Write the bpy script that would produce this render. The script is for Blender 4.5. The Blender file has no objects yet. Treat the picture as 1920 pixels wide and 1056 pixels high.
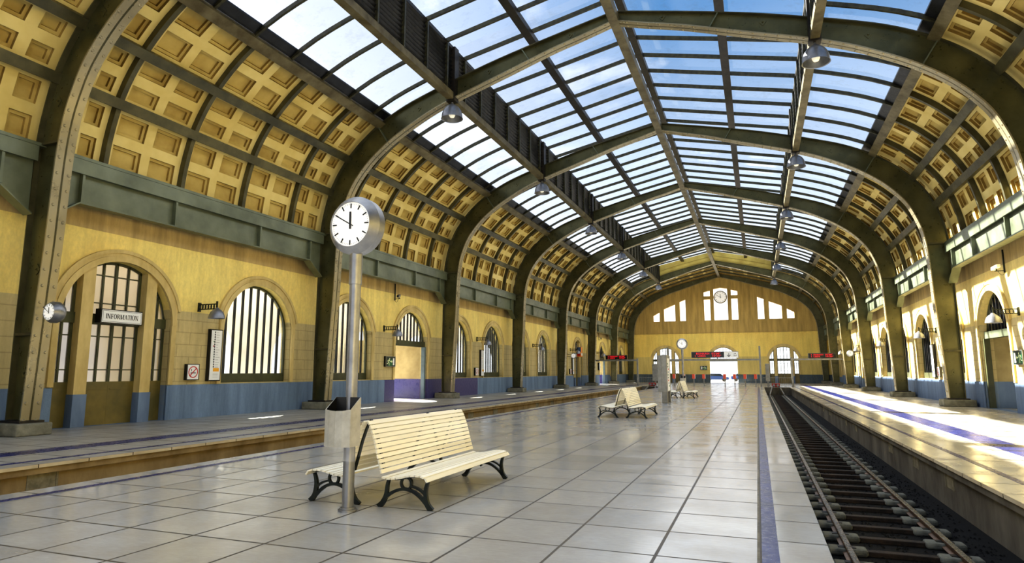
import bpy, math, random
from mathutils import Vector, Matrix
from mathutils.geometry import tessellate_polygon
random.seed(7)
S = bpy.context.scene
COL = S.collection
PI = math.pi
ORD = ['nearest', 'second nearest', 'third nearest', 'fourth nearest', 'fifth nearest', 'sixth nearest', 'seventh nearest', 'farthest']

# ------------------------------------------------------------------ materials
def nd(t, kind, **kw):
    n = t.nodes.new(kind)
    for k, v in kw.items():
        if k in n.inputs.keys():
            n.inputs[k].default_value = v
        else:
            setattr(n, k, v)
    return n

def srgb(r, g, b):
    f = lambda c: c / 12.92 if c <= .04045 else ((c + .055) / 1.055) ** 2.4
    return (f(r / 255), f(g / 255), f(b / 255), 1)

def mix(t, fac, a, b, mode='MIX'):
    n = t.nodes.new('ShaderNodeMix'); n.data_type = 'RGBA'; n.blend_type = mode
    for sock, v in ((0, fac), (6, a), (7, b)):
        if isinstance(v, (int, float, tuple)):
            n.inputs[sock].default_value = v
        else:
            t.links.new(v, n.inputs[sock])
    return n.outputs[2]

def math_(t, op, a, b=0.0, c=0.0):
    n = t.nodes.new('ShaderNodeMath'); n.operation = op
    for i, v in enumerate((a, b, c)):
        if isinstance(v, (int, float)):
            n.inputs[i].default_value = v
        else:
            t.links.new(v, n.inputs[i])
    return n.outputs[0]

def base(name, rough=.5, metal=0.0, spec=.5):
    m = bpy.data.materials.new(name); m.use_nodes = True
    t = m.node_tree; b = t.nodes['Principled BSDF']
    b.inputs['Roughness'].default_value = rough
    b.inputs['Metallic'].default_value = metal
    b.inputs['Specular IOR Level'].default_value = spec
    return m, t, b

def coords(t, scale=(1, 1, 1)):
    tc = t.nodes.new('ShaderNodeTexCoord'); mp = t.nodes.new('ShaderNodeMapping')
    mp.inputs['Scale'].default_value = scale
    t.links.new(tc.outputs['Object'], mp.inputs['Vector'])
    return mp.outputs[0]

def noise(t, vec, scale=1.0, detail=4, rough=.6, lo=.35, hi=.65):
    n = nd(t, 'ShaderNodeTexNoise', Scale=scale, Detail=detail, Roughness=rough)
    t.links.new(vec, n.inputs['Vector'])
    r = nd(t, 'ShaderNodeMapRange'); r.inputs[1].default_value = lo; r.inputs[2].default_value = hi
    t.links.new(n.outputs[0], r.inputs[0])
    return r.outputs[0]

def bump(t, b, h, strength=.2, dist=.02):
    n = nd(t, 'ShaderNodeBump', Strength=strength, Distance=dist)
    t.links.new(h, n.inputs['Height']); t.links.new(n.outputs[0], b.inputs['Normal'])

def mottled(name, c1, c2, scale=2.0, rough=.5, metal=0.0, spec=.5, stretch=(1, 1, 1), bstr=.1, rv=.12):
    m, t, b = base(name, rough, metal, spec)
    v = coords(t, stretch)
    f = noise(t, v, scale)
    t.links.new(mix(t, f, c1, c2), b.inputs['Base Color'])
    g = noise(t, v, scale * 6)
    if bstr: bump(t, b, g, bstr, .01)
    t.links.new(math_(t, 'MULTIPLY_ADD', g, rv, rough - rv / 2), b.inputs['Roughness'])
    return m

def plain(name, c, rough=.5, metal=0.0, spec=.5, emit=None, es=1.0):
    m, t, b = base(name, rough, metal, spec)
    b.inputs['Base Color'].default_value = c
    if emit:
        b.inputs['Emission Color'].default_value = emit; b.inputs['Emission Strength'].default_value = es
    return m

def plaster(name, top, mid, dado, band=None, z0=1.29, z1=4.1, z2=6.53, purple=False, joints=True, axis='Y'):
    """painted plaster: dado below z0, stone-toned zone to z1, warm paint to z2, darker tan band above"""
    m, t, b = base(name, .75, 0, .25)
    tc = t.nodes.new('ShaderNodeTexCoord'); o = tc.outputs['Object']
    sp = t.nodes.new('ShaderNodeSeparateXYZ'); t.links.new(o, sp.inputs[0])
    z = sp.outputs[2]
    streak = noise(t, coords(t, (1.6, 1.6, .18)), 1.3, 6, .65)
    big = noise(t, coords(t), .35, 5, .6)
    fine = noise(t, coords(t, (1, 1, .6)), 9, 4, .7)
    hi_c = mix(t, streak, top, tuple(x * .80 for x in top[:3]) + (1,))
    hi_c = mix(t, math_(t, 'MULTIPLY', big, .2), hi_c, srgb(205, 140, 48))
    mi_c = mix(t, streak, mid, tuple(x * .72 for x in mid[:3]) + (1,))
    do_c = mix(t, streak, dado, tuple(x * .62 for x in dado[:3]) + (1,))
    if band is None: band = srgb(205, 178, 120)
    ba_c = mix(t, streak, band, tuple(x * .6 for x in band[:3]) + (1,))
    if purple:
        y = sp.outputs[1]
        pm = math_(t, 'MULTIPLY', math_(t, 'GREATER_THAN', y, 33.1), math_(t, 'LESS_THAN', y, 46.7))
        do_c = mix(t, pm, do_c, srgb(74, 68, 118))
        t.links.new(math_(t, 'MULTIPLY_ADD', math_(t, 'MULTIPLY', pm, math_(t, 'LESS_THAN', z, z0)), -.4, .72), b.inputs['Roughness'])
    c = mix(t, math_(t, 'GREATER_THAN', z, z0), do_c, mi_c)
    c = mix(t, math_(t, 'GREATER_THAN', z, z1), c, hi_c)
    if z2 is not None: c = mix(t, math_(t, 'GREATER_THAN', z, z2), c, ba_c)
    c = mix(t, math_(t, 'MULTIPLY', fine, .22), c, tuple(x * .5 for x in mid[:3]) + (1,))
    h = fine
    if joints:
        cb = t.nodes.new('ShaderNodeCombineXYZ')
        t.links.new(sp.outputs[1 if axis == 'Y' else 0], cb.inputs[0]); t.links.new(z, cb.inputs[1])
        br = nd(t, 'ShaderNodeTexBrick', Scale=1.0); br.inputs['Mortar Size'].default_value = .02
        br.inputs['Brick Width'].default_value = 1.15; br.inputs['Row Height'].default_value = .47
        br.inputs['Mortar Smooth'].default_value = .3
        t.links.new(cb.outputs[0], br.inputs['Vector'])
        jm = math_(t, 'MULTIPLY', br.outputs['Fac'], math_(t, 'LESS_THAN', z, z1))
        jm = math_(t, 'MULTIPLY', jm, math_(t, 'GREATER_THAN', z, z0))
        c = mix(t, math_(t, 'MULTIPLY', jm, .3), c, srgb(96, 78, 40))
        h = math_(t, 'SUBTRACT', math_(t, 'MULTIPLY', fine, .25), jm)
    t.links.new(c, b.inputs['Base Color'])
    bump(t, b, h, .35, .02)
    return m

def tiles(name, c1, c2, x0, y0, w=.979, d=1.021, rough=.2, grout=None):
    m, t, b = base(name, rough, 0, .5)
    tc = t.nodes.new('ShaderNodeTexCoord'); mp = t.nodes.new('ShaderNodeMapping')
    mp.inputs['Location'].default_value = (-x0 + 100 * w, -y0 + 100 * d, 0)
    t.links.new(tc.outputs['Object'], mp.inputs['Vector'])
    br = nd(t, 'ShaderNodeTexBrick', Scale=1.0); br.offset = 0; br.squash = 1
    for k, v in (('Mortar Size', .018), ('Brick Width', w), ('Row Height', d), ('Mortar Smooth', .25), ('Bias', 0)):
        br.inputs[k].default_value = v
    br.inputs['Color1'].default_value = c1; br.inputs['Color2'].default_value = c2
    br.inputs['Mortar'].default_value = grout or srgb(60, 54, 42)
    t.links.new(mp.outputs[0], br.inputs['Vector'])
    stain = noise(t, coords(t), .8, 6, .65, .42, .7)
    c = mix(t, math_(t, 'MULTIPLY', stain, .42), br.outputs['Color'], srgb(134, 122, 104))
    fine = noise(t, coords(t, (1, 3, 1)), 7, 5, .7, .3, .75)
    c = mix(t, math_(t, 'MULTIPLY', fine, .22), c, srgb(120, 112, 100))
    t.links.new(c, b.inputs['Base Color'])
    r = math_(t, 'MULTIPLY_ADD', stain, .16, rough)
    r = math_(t, 'MULTIPLY_ADD', br.outputs['Fac'], .4, r)
    t.links.new(r, b.inputs['Roughness'])
    bump(t, b, math_(t, 'MULTIPLY_ADD', fine, .03, math_(t, 'MULTIPLY', br.outputs['Fac'], -1.0)), .3, .012)
    return m

def glassmat(name, tint, dirt_col, dirt=.25, rough=.1, amount=.12):
    """thin pane: transparent with dirt smears and a weak gloss"""
    m = bpy.data.materials.new(name); m.use_nodes = True; t = m.node_tree
    t.nodes.remove(t.nodes['Principled BSDF']); out = t.nodes['Material Output']
    tr = nd(t, 'ShaderNodeBsdfTransparent', Color=tint)
    df = nd(t, 'ShaderNodeBsdfDiffuse', Color=dirt_col)
    gl = nd(t, 'ShaderNodeBsdfGlossy', Roughness=rough, Color=(1, 1, 1, 1))
    f = noise(t, coords(t), 1.4, 8, .75, .52, .95)
    m1 = t.nodes.new('ShaderNodeMixShader'); m2 = t.nodes.new('ShaderNodeMixShader')
    t.links.new(math_(t, 'MULTIPLY', f, dirt), m1.inputs[0])
    t.links.new(tr.outputs[0], m1.inputs[1]); t.links.new(df.outputs[0], m1.inputs[2])
    lw = nd(t, 'ShaderNodeLayerWeight', Blend=.25)
    t.links.new(math_(t, 'MULTIPLY', lw.outputs[0], amount), m2.inputs[0])
    t.links.new(m1.outputs[0], m2.inputs[1]); t.links.new(gl.outputs[0], m2.inputs[2])
    t.links.new(m2.outputs[0], out.inputs[0])
    return m

M = {}
M['olive'] = mottled('olive_steel', srgb(100, 97, 64), srgb(74, 73, 44), .8, .33, .45, .6, bstr=.03)
M['flange'] = mottled('flange_steel_lit', srgb(166, 156, 126), srgb(144, 134, 106), .35, .32, .45, .6, bstr=.02)  # lighter than the web: the light the flange catches is painted in
M['olive_d'] = mottled('dark_olive_steel', srgb(92, 88, 62), srgb(62, 60, 42), 1.2, .4, .3, .5, bstr=.04)
M['girder'] = mottled('green_grey_steel', srgb(116, 122, 100), srgb(88, 94, 74), .7, .38, .3, .6, bstr=.04)
M['purlin'] = mottled('weathered_steel', srgb(118, 110, 84), srgb(82, 74, 50), 1.5, .5, .15, .4, bstr=.15)
M['dark'] = mottled('black_steel', srgb(52, 46, 38), srgb(30, 26, 22), 2.5, .45, .3, .5, bstr=.1)
M['louver'] = mottled('louver_steel', srgb(40, 42, 46), srgb(22, 23, 26), 2.0, .35, .3, .5)
M['bars'] = mottled('glazing_bar_steel', srgb(74, 72, 50), srgb(44, 42, 28), 5, .45, .2, .5)
M['frame'] = mottled('window_frame_green', srgb(72, 74, 46), srgb(54, 56, 34), 1.5, .45, 0, .5)
M['door'] = mottled('brown_green_door_paint', srgb(120, 104, 50), srgb(84, 78, 40), .8, .38, 0, .5)
M['silver'] = mottled('brushed_steel', srgb(150, 150, 150), srgb(128, 128, 130), 3, .36, .75, .5, bstr=0)
M['bin'] = mottled('bin_steel', srgb(176, 172, 160), srgb(158, 154, 142), 6, .42, .35, .5, bstr=.03)
M['lamp'] = mottled('grey_lamp_enamel', srgb(146, 148, 154), srgb(120, 122, 128), 3, .35, .5, .5, bstr=0)
M['gantry'] = mottled('gantry_grey', srgb(142, 140, 132), srgb(120, 118, 110), 3, .45, .3, .4)
M['bulb'] = plain('bulb_glass', srgb(235, 228, 200), .3, emit=(1, .93, .75, 1), es=.5)
M['face'] = plain('clock_face_white', srgb(240, 238, 232), .4, emit=(1, .98, .94, 1), es=.3)  # slight emission added so faces turned from the light read white
M['black'] = plain('black_paint', (.006, .006, .006, 1), .4)
M['tick'] = plain('minute_tick_grey', srgb(180, 178, 172), .5)
M['white'] = plain('white_panel', srgb(236, 236, 232), .4)
M['red'] = plain('red_print', srgb(190, 30, 30), .5)
M['orange'] = mottled('orange_red_enamel', srgb(214, 84, 42), srgb(196, 68, 34), 5, .4, bstr=0)
M['shoporange'] = plain('orange_sign', srgb(232, 140, 50), .4)
M['shopblue'] = plain('blue_sign', srgb(60, 90, 130), .4)
M['yellowtag'] = plain('amber_print', srgb(238, 170, 30), .5)
M['green'] = plain('exit_green', srgb(18, 96, 48), .4)
M['dgreen'] = plain('exit_dark_green', srgb(10, 34, 22), .4)
M['cream_sym'] = plain('pale_symbol', srgb(232, 240, 190), .4)
M['greyprint'] = plain('grey_print', srgb(90, 90, 96), .6)
M['led'] = plain('red_led', srgb(120, 10, 16), .5, emit=(1, .02, .03, 1), es=.8)
M['ledblack'] = plain('display_black', (.004, .004, .004, 1), .25)
M['slat'] = mottled('cream_painted_wood', srgb(246, 240, 220), srgb(234, 224, 196), 3, .5, 0, .4, stretch=(1, .15, 1), bstr=.08)
M['iron'] = mottled('cast_iron_green', srgb(40, 46, 38), srgb(24, 28, 24), 5, .4, .4, .5)
M['concrete'] = mottled('plinth_concrete', srgb(140, 138, 122), srgb(104, 102, 88), 2.5, .85, 0, .2, bstr=.3)
M['fascia'] = mottled('platform_fascia_concrete', srgb(124, 118, 104), srgb(88, 82, 72), 1.2, .85, 0, .2, stretch=(1, 1, .5), bstr=.3)
M['fascia_w'] = mottled('ochre_fascia_concrete', srgb(168, 146, 106), srgb(128, 108, 74), 1.2, .85, 0, .2, stretch=(1, 1, .5), bstr=.3)
M['coping'] = mottled('coping_stone', srgb(214, 200, 170), srgb(190, 174, 142), 1.5, .6, 0, .3, bstr=.1)
M['niche'] = mottled('niche_cover_grey', srgb(150, 142, 118), srgb(116, 108, 86), 6, .7, 0, .3)
M['ballast'] = mottled('black_ballast', srgb(22, 22, 22), srgb(8, 8, 8), 14, .9, 0, .3, bstr=1.0)
M['block'] = mottled('sleeper_block_concrete', srgb(122, 122, 112), srgb(84, 84, 76), 6, .85, 0, .2, bstr=.3)
M['sleeper'] = mottled('dark_tarred_timber', srgb(52, 40, 30), srgb(30, 24, 19), 5, .7, 0, .3, bstr=.4)
M['rail'] = mottled('rusty_rail', srgb(120, 90, 66), srgb(84, 66, 50), 3, .5, .5, .5)
M['railtop'] = mottled('polished_rail_head', srgb(170, 164, 158), srgb(140, 132, 124), 3, .28, .8, .5, bstr=0)
M['stripe'] = mottled('blue_stripe_tile', srgb(36, 46, 108), srgb(26, 34, 82), 2, .3, 0, .3, bstr=0)
M['panel'] = mottled('stained_wall_panel', srgb(190, 172, 122), srgb(156, 138, 92), .7, .6, 0, .3)
M['bluepanel'] = mottled('blue_wall_panel', srgb(70, 66, 124), srgb(58, 58, 112), 1.0, .3, 0, .5)
M['grey_panel'] = mottled('grey_blue_post', srgb(104, 124, 132), srgb(86, 104, 112), 2, .4)
M['outer'] = mottled('white_outer_wall', srgb(238, 232, 220), srgb(224, 218, 205), .6, .8, 0, .2)
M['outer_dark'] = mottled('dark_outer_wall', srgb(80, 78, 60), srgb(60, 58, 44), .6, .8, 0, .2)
M['ground'] = mottled('pale_paving', srgb(215, 212, 205), srgb(190, 186, 178), .5, .8, 0, .2)
M['navy'] = plain('navy_car_paint', srgb(30, 60, 120), .25, .2)
M['glass_dark'] = plain('car_glass', (.01, .015, .02, 1), .05)
M['frost'] = plain('frosted_glass', (.5, .46, .4, 1), .32, 0, .8)
M['frost'].node_tree.nodes['Principled BSDF'].inputs['Transmission Weight'].default_value = .85
M['frost'].node_tree.nodes['Principled BSDF'].inputs['IOR'].default_value = 1.35
M['stone'] = mottled('arch_moulding_stone', srgb(214, 192, 132), srgb(184, 162, 104), 1.5, .75, 0, .25, stretch=(1, 1, .4), bstr=.2)
M['buffer_red'] = mottled('red_buffer_beam', srgb(180, 50, 38), srgb(150, 38, 30), 3, .45)
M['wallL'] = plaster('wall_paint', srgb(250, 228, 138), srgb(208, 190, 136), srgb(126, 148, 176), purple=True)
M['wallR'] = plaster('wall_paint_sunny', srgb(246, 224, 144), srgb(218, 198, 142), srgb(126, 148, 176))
M['wallE'] = plaster('end_wall_paint', srgb(252, 226, 126), srgb(222, 200, 124), srgb(72, 92, 110), band=srgb(198, 168, 100), z2=7.85, joints=False, axis='X')
M['gable'] = mottled('gable_ochre', srgb(200, 184, 100), srgb(170, 150, 74), .5, .7)
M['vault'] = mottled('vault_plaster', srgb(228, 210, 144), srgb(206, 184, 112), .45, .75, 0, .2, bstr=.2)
M['recess'] = mottled('vault_recess_shade_dirt', srgb(204, 182, 112), srgb(172, 146, 80), .6, .75, 0, .2, bstr=.2)  # occlusion shade and dirt painted into the coffer recesses as darker plaster
M['step'] = mottled('vault_step_shade_dirt', srgb(164, 138, 76), srgb(128, 104, 54), 1.2, .8, 0, .2, bstr=.2)  # coffer step faces darker still, shade and dirt put into the colour
M['tileC'] = tiles('tile_warm_grey', srgb(192, 191, 187), srgb(174, 173, 169), 5.045, 5.67, rough=.13)
M['tileL'] = tiles('tile_cool_grey', srgb(172, 170, 164), srgb(156, 154, 148), -8.75, 5.67, rough=.3)
M['tileR'] = tiles('tile_sandy', srgb(206, 200, 184), srgb(192, 186, 170), 9.08, 5.67, rough=.18)
M['roofglass'] = glassmat('roof_glass', (.97, .985, 1, 1), (.2, .26, .34, 1), .35, .08, .1)
M['winglass'] = glassmat('window_glass', (.95, .97, .97, 1), (.6, .6, .58, 1), .04, .08, .25)

# ------------------------------------------------------------------ mesh helper
class MB:
    def __init__(s): s.v = []; s.f = []; s.mi = []
    def add(s, vs, fs, mi=0):
        n = len(s.v); s.v += [tuple(p) for p in vs]; s.f += [tuple(i + n for i in f) for f in fs]; s.mi += [mi] * len(fs)
        return s
    def box(s, x0, x1, y0, y1, z0, z1, mi=0):
        v = [(x, y, z) for z in (z0, z1) for y in (y0, y1) for x in (x0, x1)]
        return s.add(v, [(0, 2, 3, 1), (4, 5, 7, 6), (0, 1, 5, 4), (2, 6, 7, 3), (0, 4, 6, 2), (1, 3, 7, 5)], mi)
    def obox(s, c, ax, ay, az, mi=0):
        """oriented box: centre and three half-extent vectors"""
        c = Vector(c); ax = Vector(ax); ay = Vector(ay); az = Vector(az)
        v = [c + ax * i + ay * j + az * k for k in (-1, 1) for j in (-1, 1) for i in (-1, 1)]
        return s.add(v, [(0, 2, 3, 1), (4, 5, 7, 6), (0, 1, 5, 4), (2, 6, 7, 3), (0, 4, 6, 2), (1, 3, 7, 5)], mi)
    def bar(s, a, b, w, h=None, up=(0, 0, 1), mi=0):
        a = Vector(a); b = Vector(b); d = b - a; L = d.length
        if L < 1e-6: return s
        d.normalize(); u = Vector(up); r = d.cross(u)
        if r.length < 1e-4: r = d.cross(Vector((0, 1, 0)))
        r.normalize(); u = r.cross(d)
        return s.obox((a + b) / 2, d * (L / 2), r * (w / 2), u * ((h or w) / 2), mi)
    def cyl(s, a, b, r0, r1=None, n=16, cap=True, mi=0):
        a = Vector(a); b = Vector(b); d = (b - a).normalized(); r1 = r0 if r1 is None else r1
        u = d.cross(Vector((0, 0, 1)))
        if u.length < 1e-3: u = d.cross(Vector((0, 1, 0)))
        u.normalize(); w = d.cross(u)
        v = []
        for c, r in ((a, r0), (b, r1)):
            for i in range(n):
                t = 2 * PI * i / n; v.append(c + u * (r * math.cos(t)) + w * (r * math.sin(t)))
        f = [(i, (i + 1) % n, n + (i + 1) % n, n + i) for i in range(n)]
        if cap: f += [tuple(range(n - 1, -1, -1)), tuple(range(n, 2 * n))]
        return s.add(v, f, mi)
    def lathe(s, prof, c, axis='Z', n=24, mi=0):
        """prof: (radius, height) list"""
        v = []
        for r, h in prof:
            for i in range(n):
                t = 2 * PI * i / n; p = (r * math.cos(t), r * math.sin(t), h)
                if axis == 'Y': p = (p[0], h, p[1])
                v.append((c[0] + p[0], c[1] + p[1], c[2] + p[2]))
        f = []
        for k in range(len(prof) - 1):
            for i in range(n):
                j = (i + 1) % n; f.append((k * n + i, k * n + j, (k + 1) * n + j, (k + 1) * n + i))
        return s.add(v, f, mi)
    def prism(s, poly, fn, d0, d1, mi=0, holes=()):
        """poly (and holes) of 2-D points, fn(u, v, d) -> 3-D point, extruded from d0 to d1"""
        loops = [list(poly)] + [list(h) for h in holes]
        flat = [p for l in loops for p in l]
        tris = tessellate_polygon([[Vector((p[0], p[1], 0)) for p in l] for l in loops])
        n = len(flat)
        v = [fn(p[0], p[1], d0) for p in flat] + [fn(p[0], p[1], d1) for p in flat]
        f = [tuple(t) for t in tris] + [tuple(i + n for i in reversed(t)) for t in tris]
        o = 0
        for l in loops:
            k = len(l)
            for i in range(k):
                a = o + i; b = o + (i + 1) % k; f.append((a, b, b + n, a + n))
            o += k
        return s.add(v, f, mi)
    def sweep(s, pts, w, h, nrm=None, mi=0):
        """strip of rectangular section along pts in an XZ plane; w across Y, h in plane"""
        P = [Vector(p) for p in pts]; n = len(P); v = []
        for i in range(n):
            d = (P[min(i + 1, n - 1)] - P[max(i - 1, 0)]).normalized(); q = d.cross(Vector((0, 1, 0))).normalized()
            hh = h[i] if isinstance(h, (list, tuple)) else h
            for a, b in ((-1, -1), (1, -1), (1, 1), (-1, 1)):
                v.append(P[i] + Vector((0, a * w / 2, 0)) + q * (b * hh / 2))
        f = [(0, 1, 2, 3), tuple(4 * (n - 1) + k for k in (3, 2, 1, 0))]
        for i in range(n - 1):
            for k in range(4):
                f.append((4 * i + k, 4 * i + (k + 1) % 4, 4 * i + 4 + (k + 1) % 4, 4 * i + 4 + k))
        return s.add(v, f, mi)
    def build(s, name, mats, parent=None, smooth=False, kind=None, label=None, cat=None, group=None, bevel=0):
        me = bpy.data.meshes.new(name); me.from_pydata(s.v, [], s.f); me.validate(); me.update()
        if not isinstance(mats, (list, tuple)): mats = [mats]
        for m in mats: me.materials.append(M[m] if isinstance(m, str) else m)
        if len(mats) > 1 and len(me.polygons) == len(s.mi): me.polygons.foreach_set('material_index', s.mi)
        o = bpy.data.objects.new(name, me); COL.objects.link(o)
        import bmesh
        bm = bmesh.new(); bm.from_mesh(me); bmesh.ops.recalc_face_normals(bm, faces=bm.faces); bm.to_mesh(me); bm.free()
        if smooth:
            me.polygons.foreach_set('use_smooth', [True] * len(me.polygons))
            me.set_sharp_from_angle(angle=math.radians(35))
        if bevel:
            b = o.modifiers.new('soft_edges', 'BEVEL'); b.width = bevel; b.segments = 2; b.limit_method = 'ANGLE'
        if parent: o.parent = parent; o.matrix_parent_inverse = parent.matrix_world.inverted() if False else Matrix.Identity(4)
        tag(o, label, cat, group, kind)
        return o

def tag(o, label=None, cat=None, group=None, kind=None):
    if label: o['label'] = label
    if cat: o['category'] = cat
    if group: o['group'] = group
    if kind: o['kind'] = kind
    return o

def thing(name, label, cat, loc=(0, 0, 0), group=None, rz=0):
    o = bpy.data.objects.new(name, None); COL.objects.link(o); o.location = loc; o.rotation_euler = (0, 0, rz)
    o.empty_display_size = .2
    return tag(o, label, cat, group)

def copy_thing(o, loc, rz=None, label=None, parent=None):
    c = o.copy(); COL.objects.link(c)
    if parent: c.parent = parent
    else:
        c.location = loc
        if rz is not None: c.rotation_euler = (0, 0, rz)
        if label: c['label'] = label
    for ch in list(o.children): copy_thing(ch, None, parent=c)
    return c

def text_mesh(name, body, size, mat, parent, loc, rot, spacing=1.0, ax='CENTER', offset=0.0, sx=1.0):
    cu = bpy.data.curves.new(name, 'FONT'); cu.body = body; cu.size = size; cu.align_x = ax; cu.align_y = 'CENTER'
    cu.space_character = spacing; cu.offset = offset; cu.extrude = .003; cu.resolution_u = 3
    tmp = bpy.data.objects.new('tmp', cu); COL.objects.link(tmp)
    bpy.context.view_layer.update()
    me = bpy.data.meshes.new_from_object(tmp.evaluated_get(bpy.context.evaluated_depsgraph_get()))
    bpy.data.objects.remove(tmp); bpy.data.curves.remove(cu)
    me.materials.clear(); me.materials.append(M[mat]); me.name = name
    o = bpy.data.objects.new(name, me); COL.objects.link(o); o.parent = parent; o.location = loc; o.rotation_euler = rot
    o.scale = (sx, 1, 1)
    return o

# ------------------------------------------------------------------ layout constants (metres)
B = 13.622
Y0 = 12.21
YK = lambda k: Y0 + B * k            # near face of steel arch k
YC = lambda k: YK(k) + .26           # its centre
WX = 15.6                            # wall face
END = 108.0
PIT = -.88

# ------------------------------------------------------------------ profiles of the hall
def catmull(P, sub=4):
    out = []
    n = len(P)
    for i in range(n - 1):
        p0 = P[max(i - 1, 0)]; p1 = P[i]; p2 = P[i + 1]; p3 = P[min(i + 2, n - 1)]
        for k in range(sub):
            t = k / sub
            out.append(tuple(.5 * (2 * p1[j] + (p2[j] - p0[j]) * t + (2 * p0[j] - 5 * p1[j] + 4 * p2[j] - p3[j]) * t * t + (3 * p1[j] - p0[j] - 3 * p2[j] + p3[j]) * t ** 3) for j in (0, 1)))
    out.append(P[-1]); return out
EX = catmull([(15.02, 8.5), (14.94, 9.2), (14.77, 10.0), (14.5, 10.85), (14.05, 11.7), (13.43, 12.5), (12.6, 13.3), (11.6, 14.0), (10.3, 14.65), (8.9, 15.15), (7.6, 15.55), (6, 16.02), (4.3, 16.45), (2.1, 16.95), (0, 17.4)])
IN = catmull([(14.3, .42), (14.22, 2.0), (14.12, 4.0), (14.03, 5.6), (13.99, 7.0), (13.93, 8.2), (13.8, 9.2), (13.57, 10.0), (13.2, 10.85), (12.65, 11.6), (11.95, 12.3), (11.0, 13.0), (10.0, 13.57), (8.85, 14.13), (7.6, 14.6), (6.5, 14.95), (4.9, 15.45), (2.9, 16.1), (1.4, 16.5), (0, 16.9)])
def normals(P):
    o = []
    for i in range(len(P)):
        a = P[max(i - 1, 0)]; b = P[min(i + 1, len(P) - 1)]; dx, dz = b[0] - a[0], b[1] - a[1]; L = math.hypot(dx, dz)
        o.append((dz / L, -dx / L))
    return o
EXN = normals(EX)
EXL = [0.0]
for i in range(1, len(EX)): EXL.append(EXL[-1] + math.dist(EX[i], EX[i - 1]))
def exat(s, off=0.0):
    s = min(max(s, 0), EXL[-1])
    for i in range(1, len(EX)):
        if s <= EXL[i] + 1e-9:
            t = (s - EXL[i - 1]) / (EXL[i] - EXL[i - 1]); break
    x = EX[i - 1][0] + (EX[i][0] - EX[i - 1][0]) * t; z = EX[i - 1][1] + (EX[i][1] - EX[i - 1][1]) * t
    nx = EXN[i - 1][0] + (EXN[i][0] - EXN[i - 1][0]) * t; nz = EXN[i - 1][1] + (EXN[i][1] - EXN[i - 1][1]) * t
    return x + nx * off, z + nz * off
def s_of_x(x):
    return min(range(len(EX)), key=lambda i: abs(EX[i][0] - x)), None
def s_at_x(x):
    for i in range(1, len(EX)):
        if EX[i][0] <= x: 
            t = (EX[i - 1][0] - x) / (EX[i - 1][0] - EX[i][0]); return EXL[i - 1] + t * (EXL[i] - EXL[i - 1])
    return EXL[-1]
def s_at_z(z):
    for i in range(1, len(EX)):
        if EX[i][1] >= z:
            t = (z - EX[i - 1][1]) / (EX[i][1] - EX[i - 1][1]); return EXL[i - 1] + t * (EXL[i] - EXL[i - 1])
SA, SB, SC, S0 = s_at_x(11.75), s_at_x(13.58), s_at_z(10.72), 0.0
SIDEW = {-1: 'shaded', 1: 'sunlit'}

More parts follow.
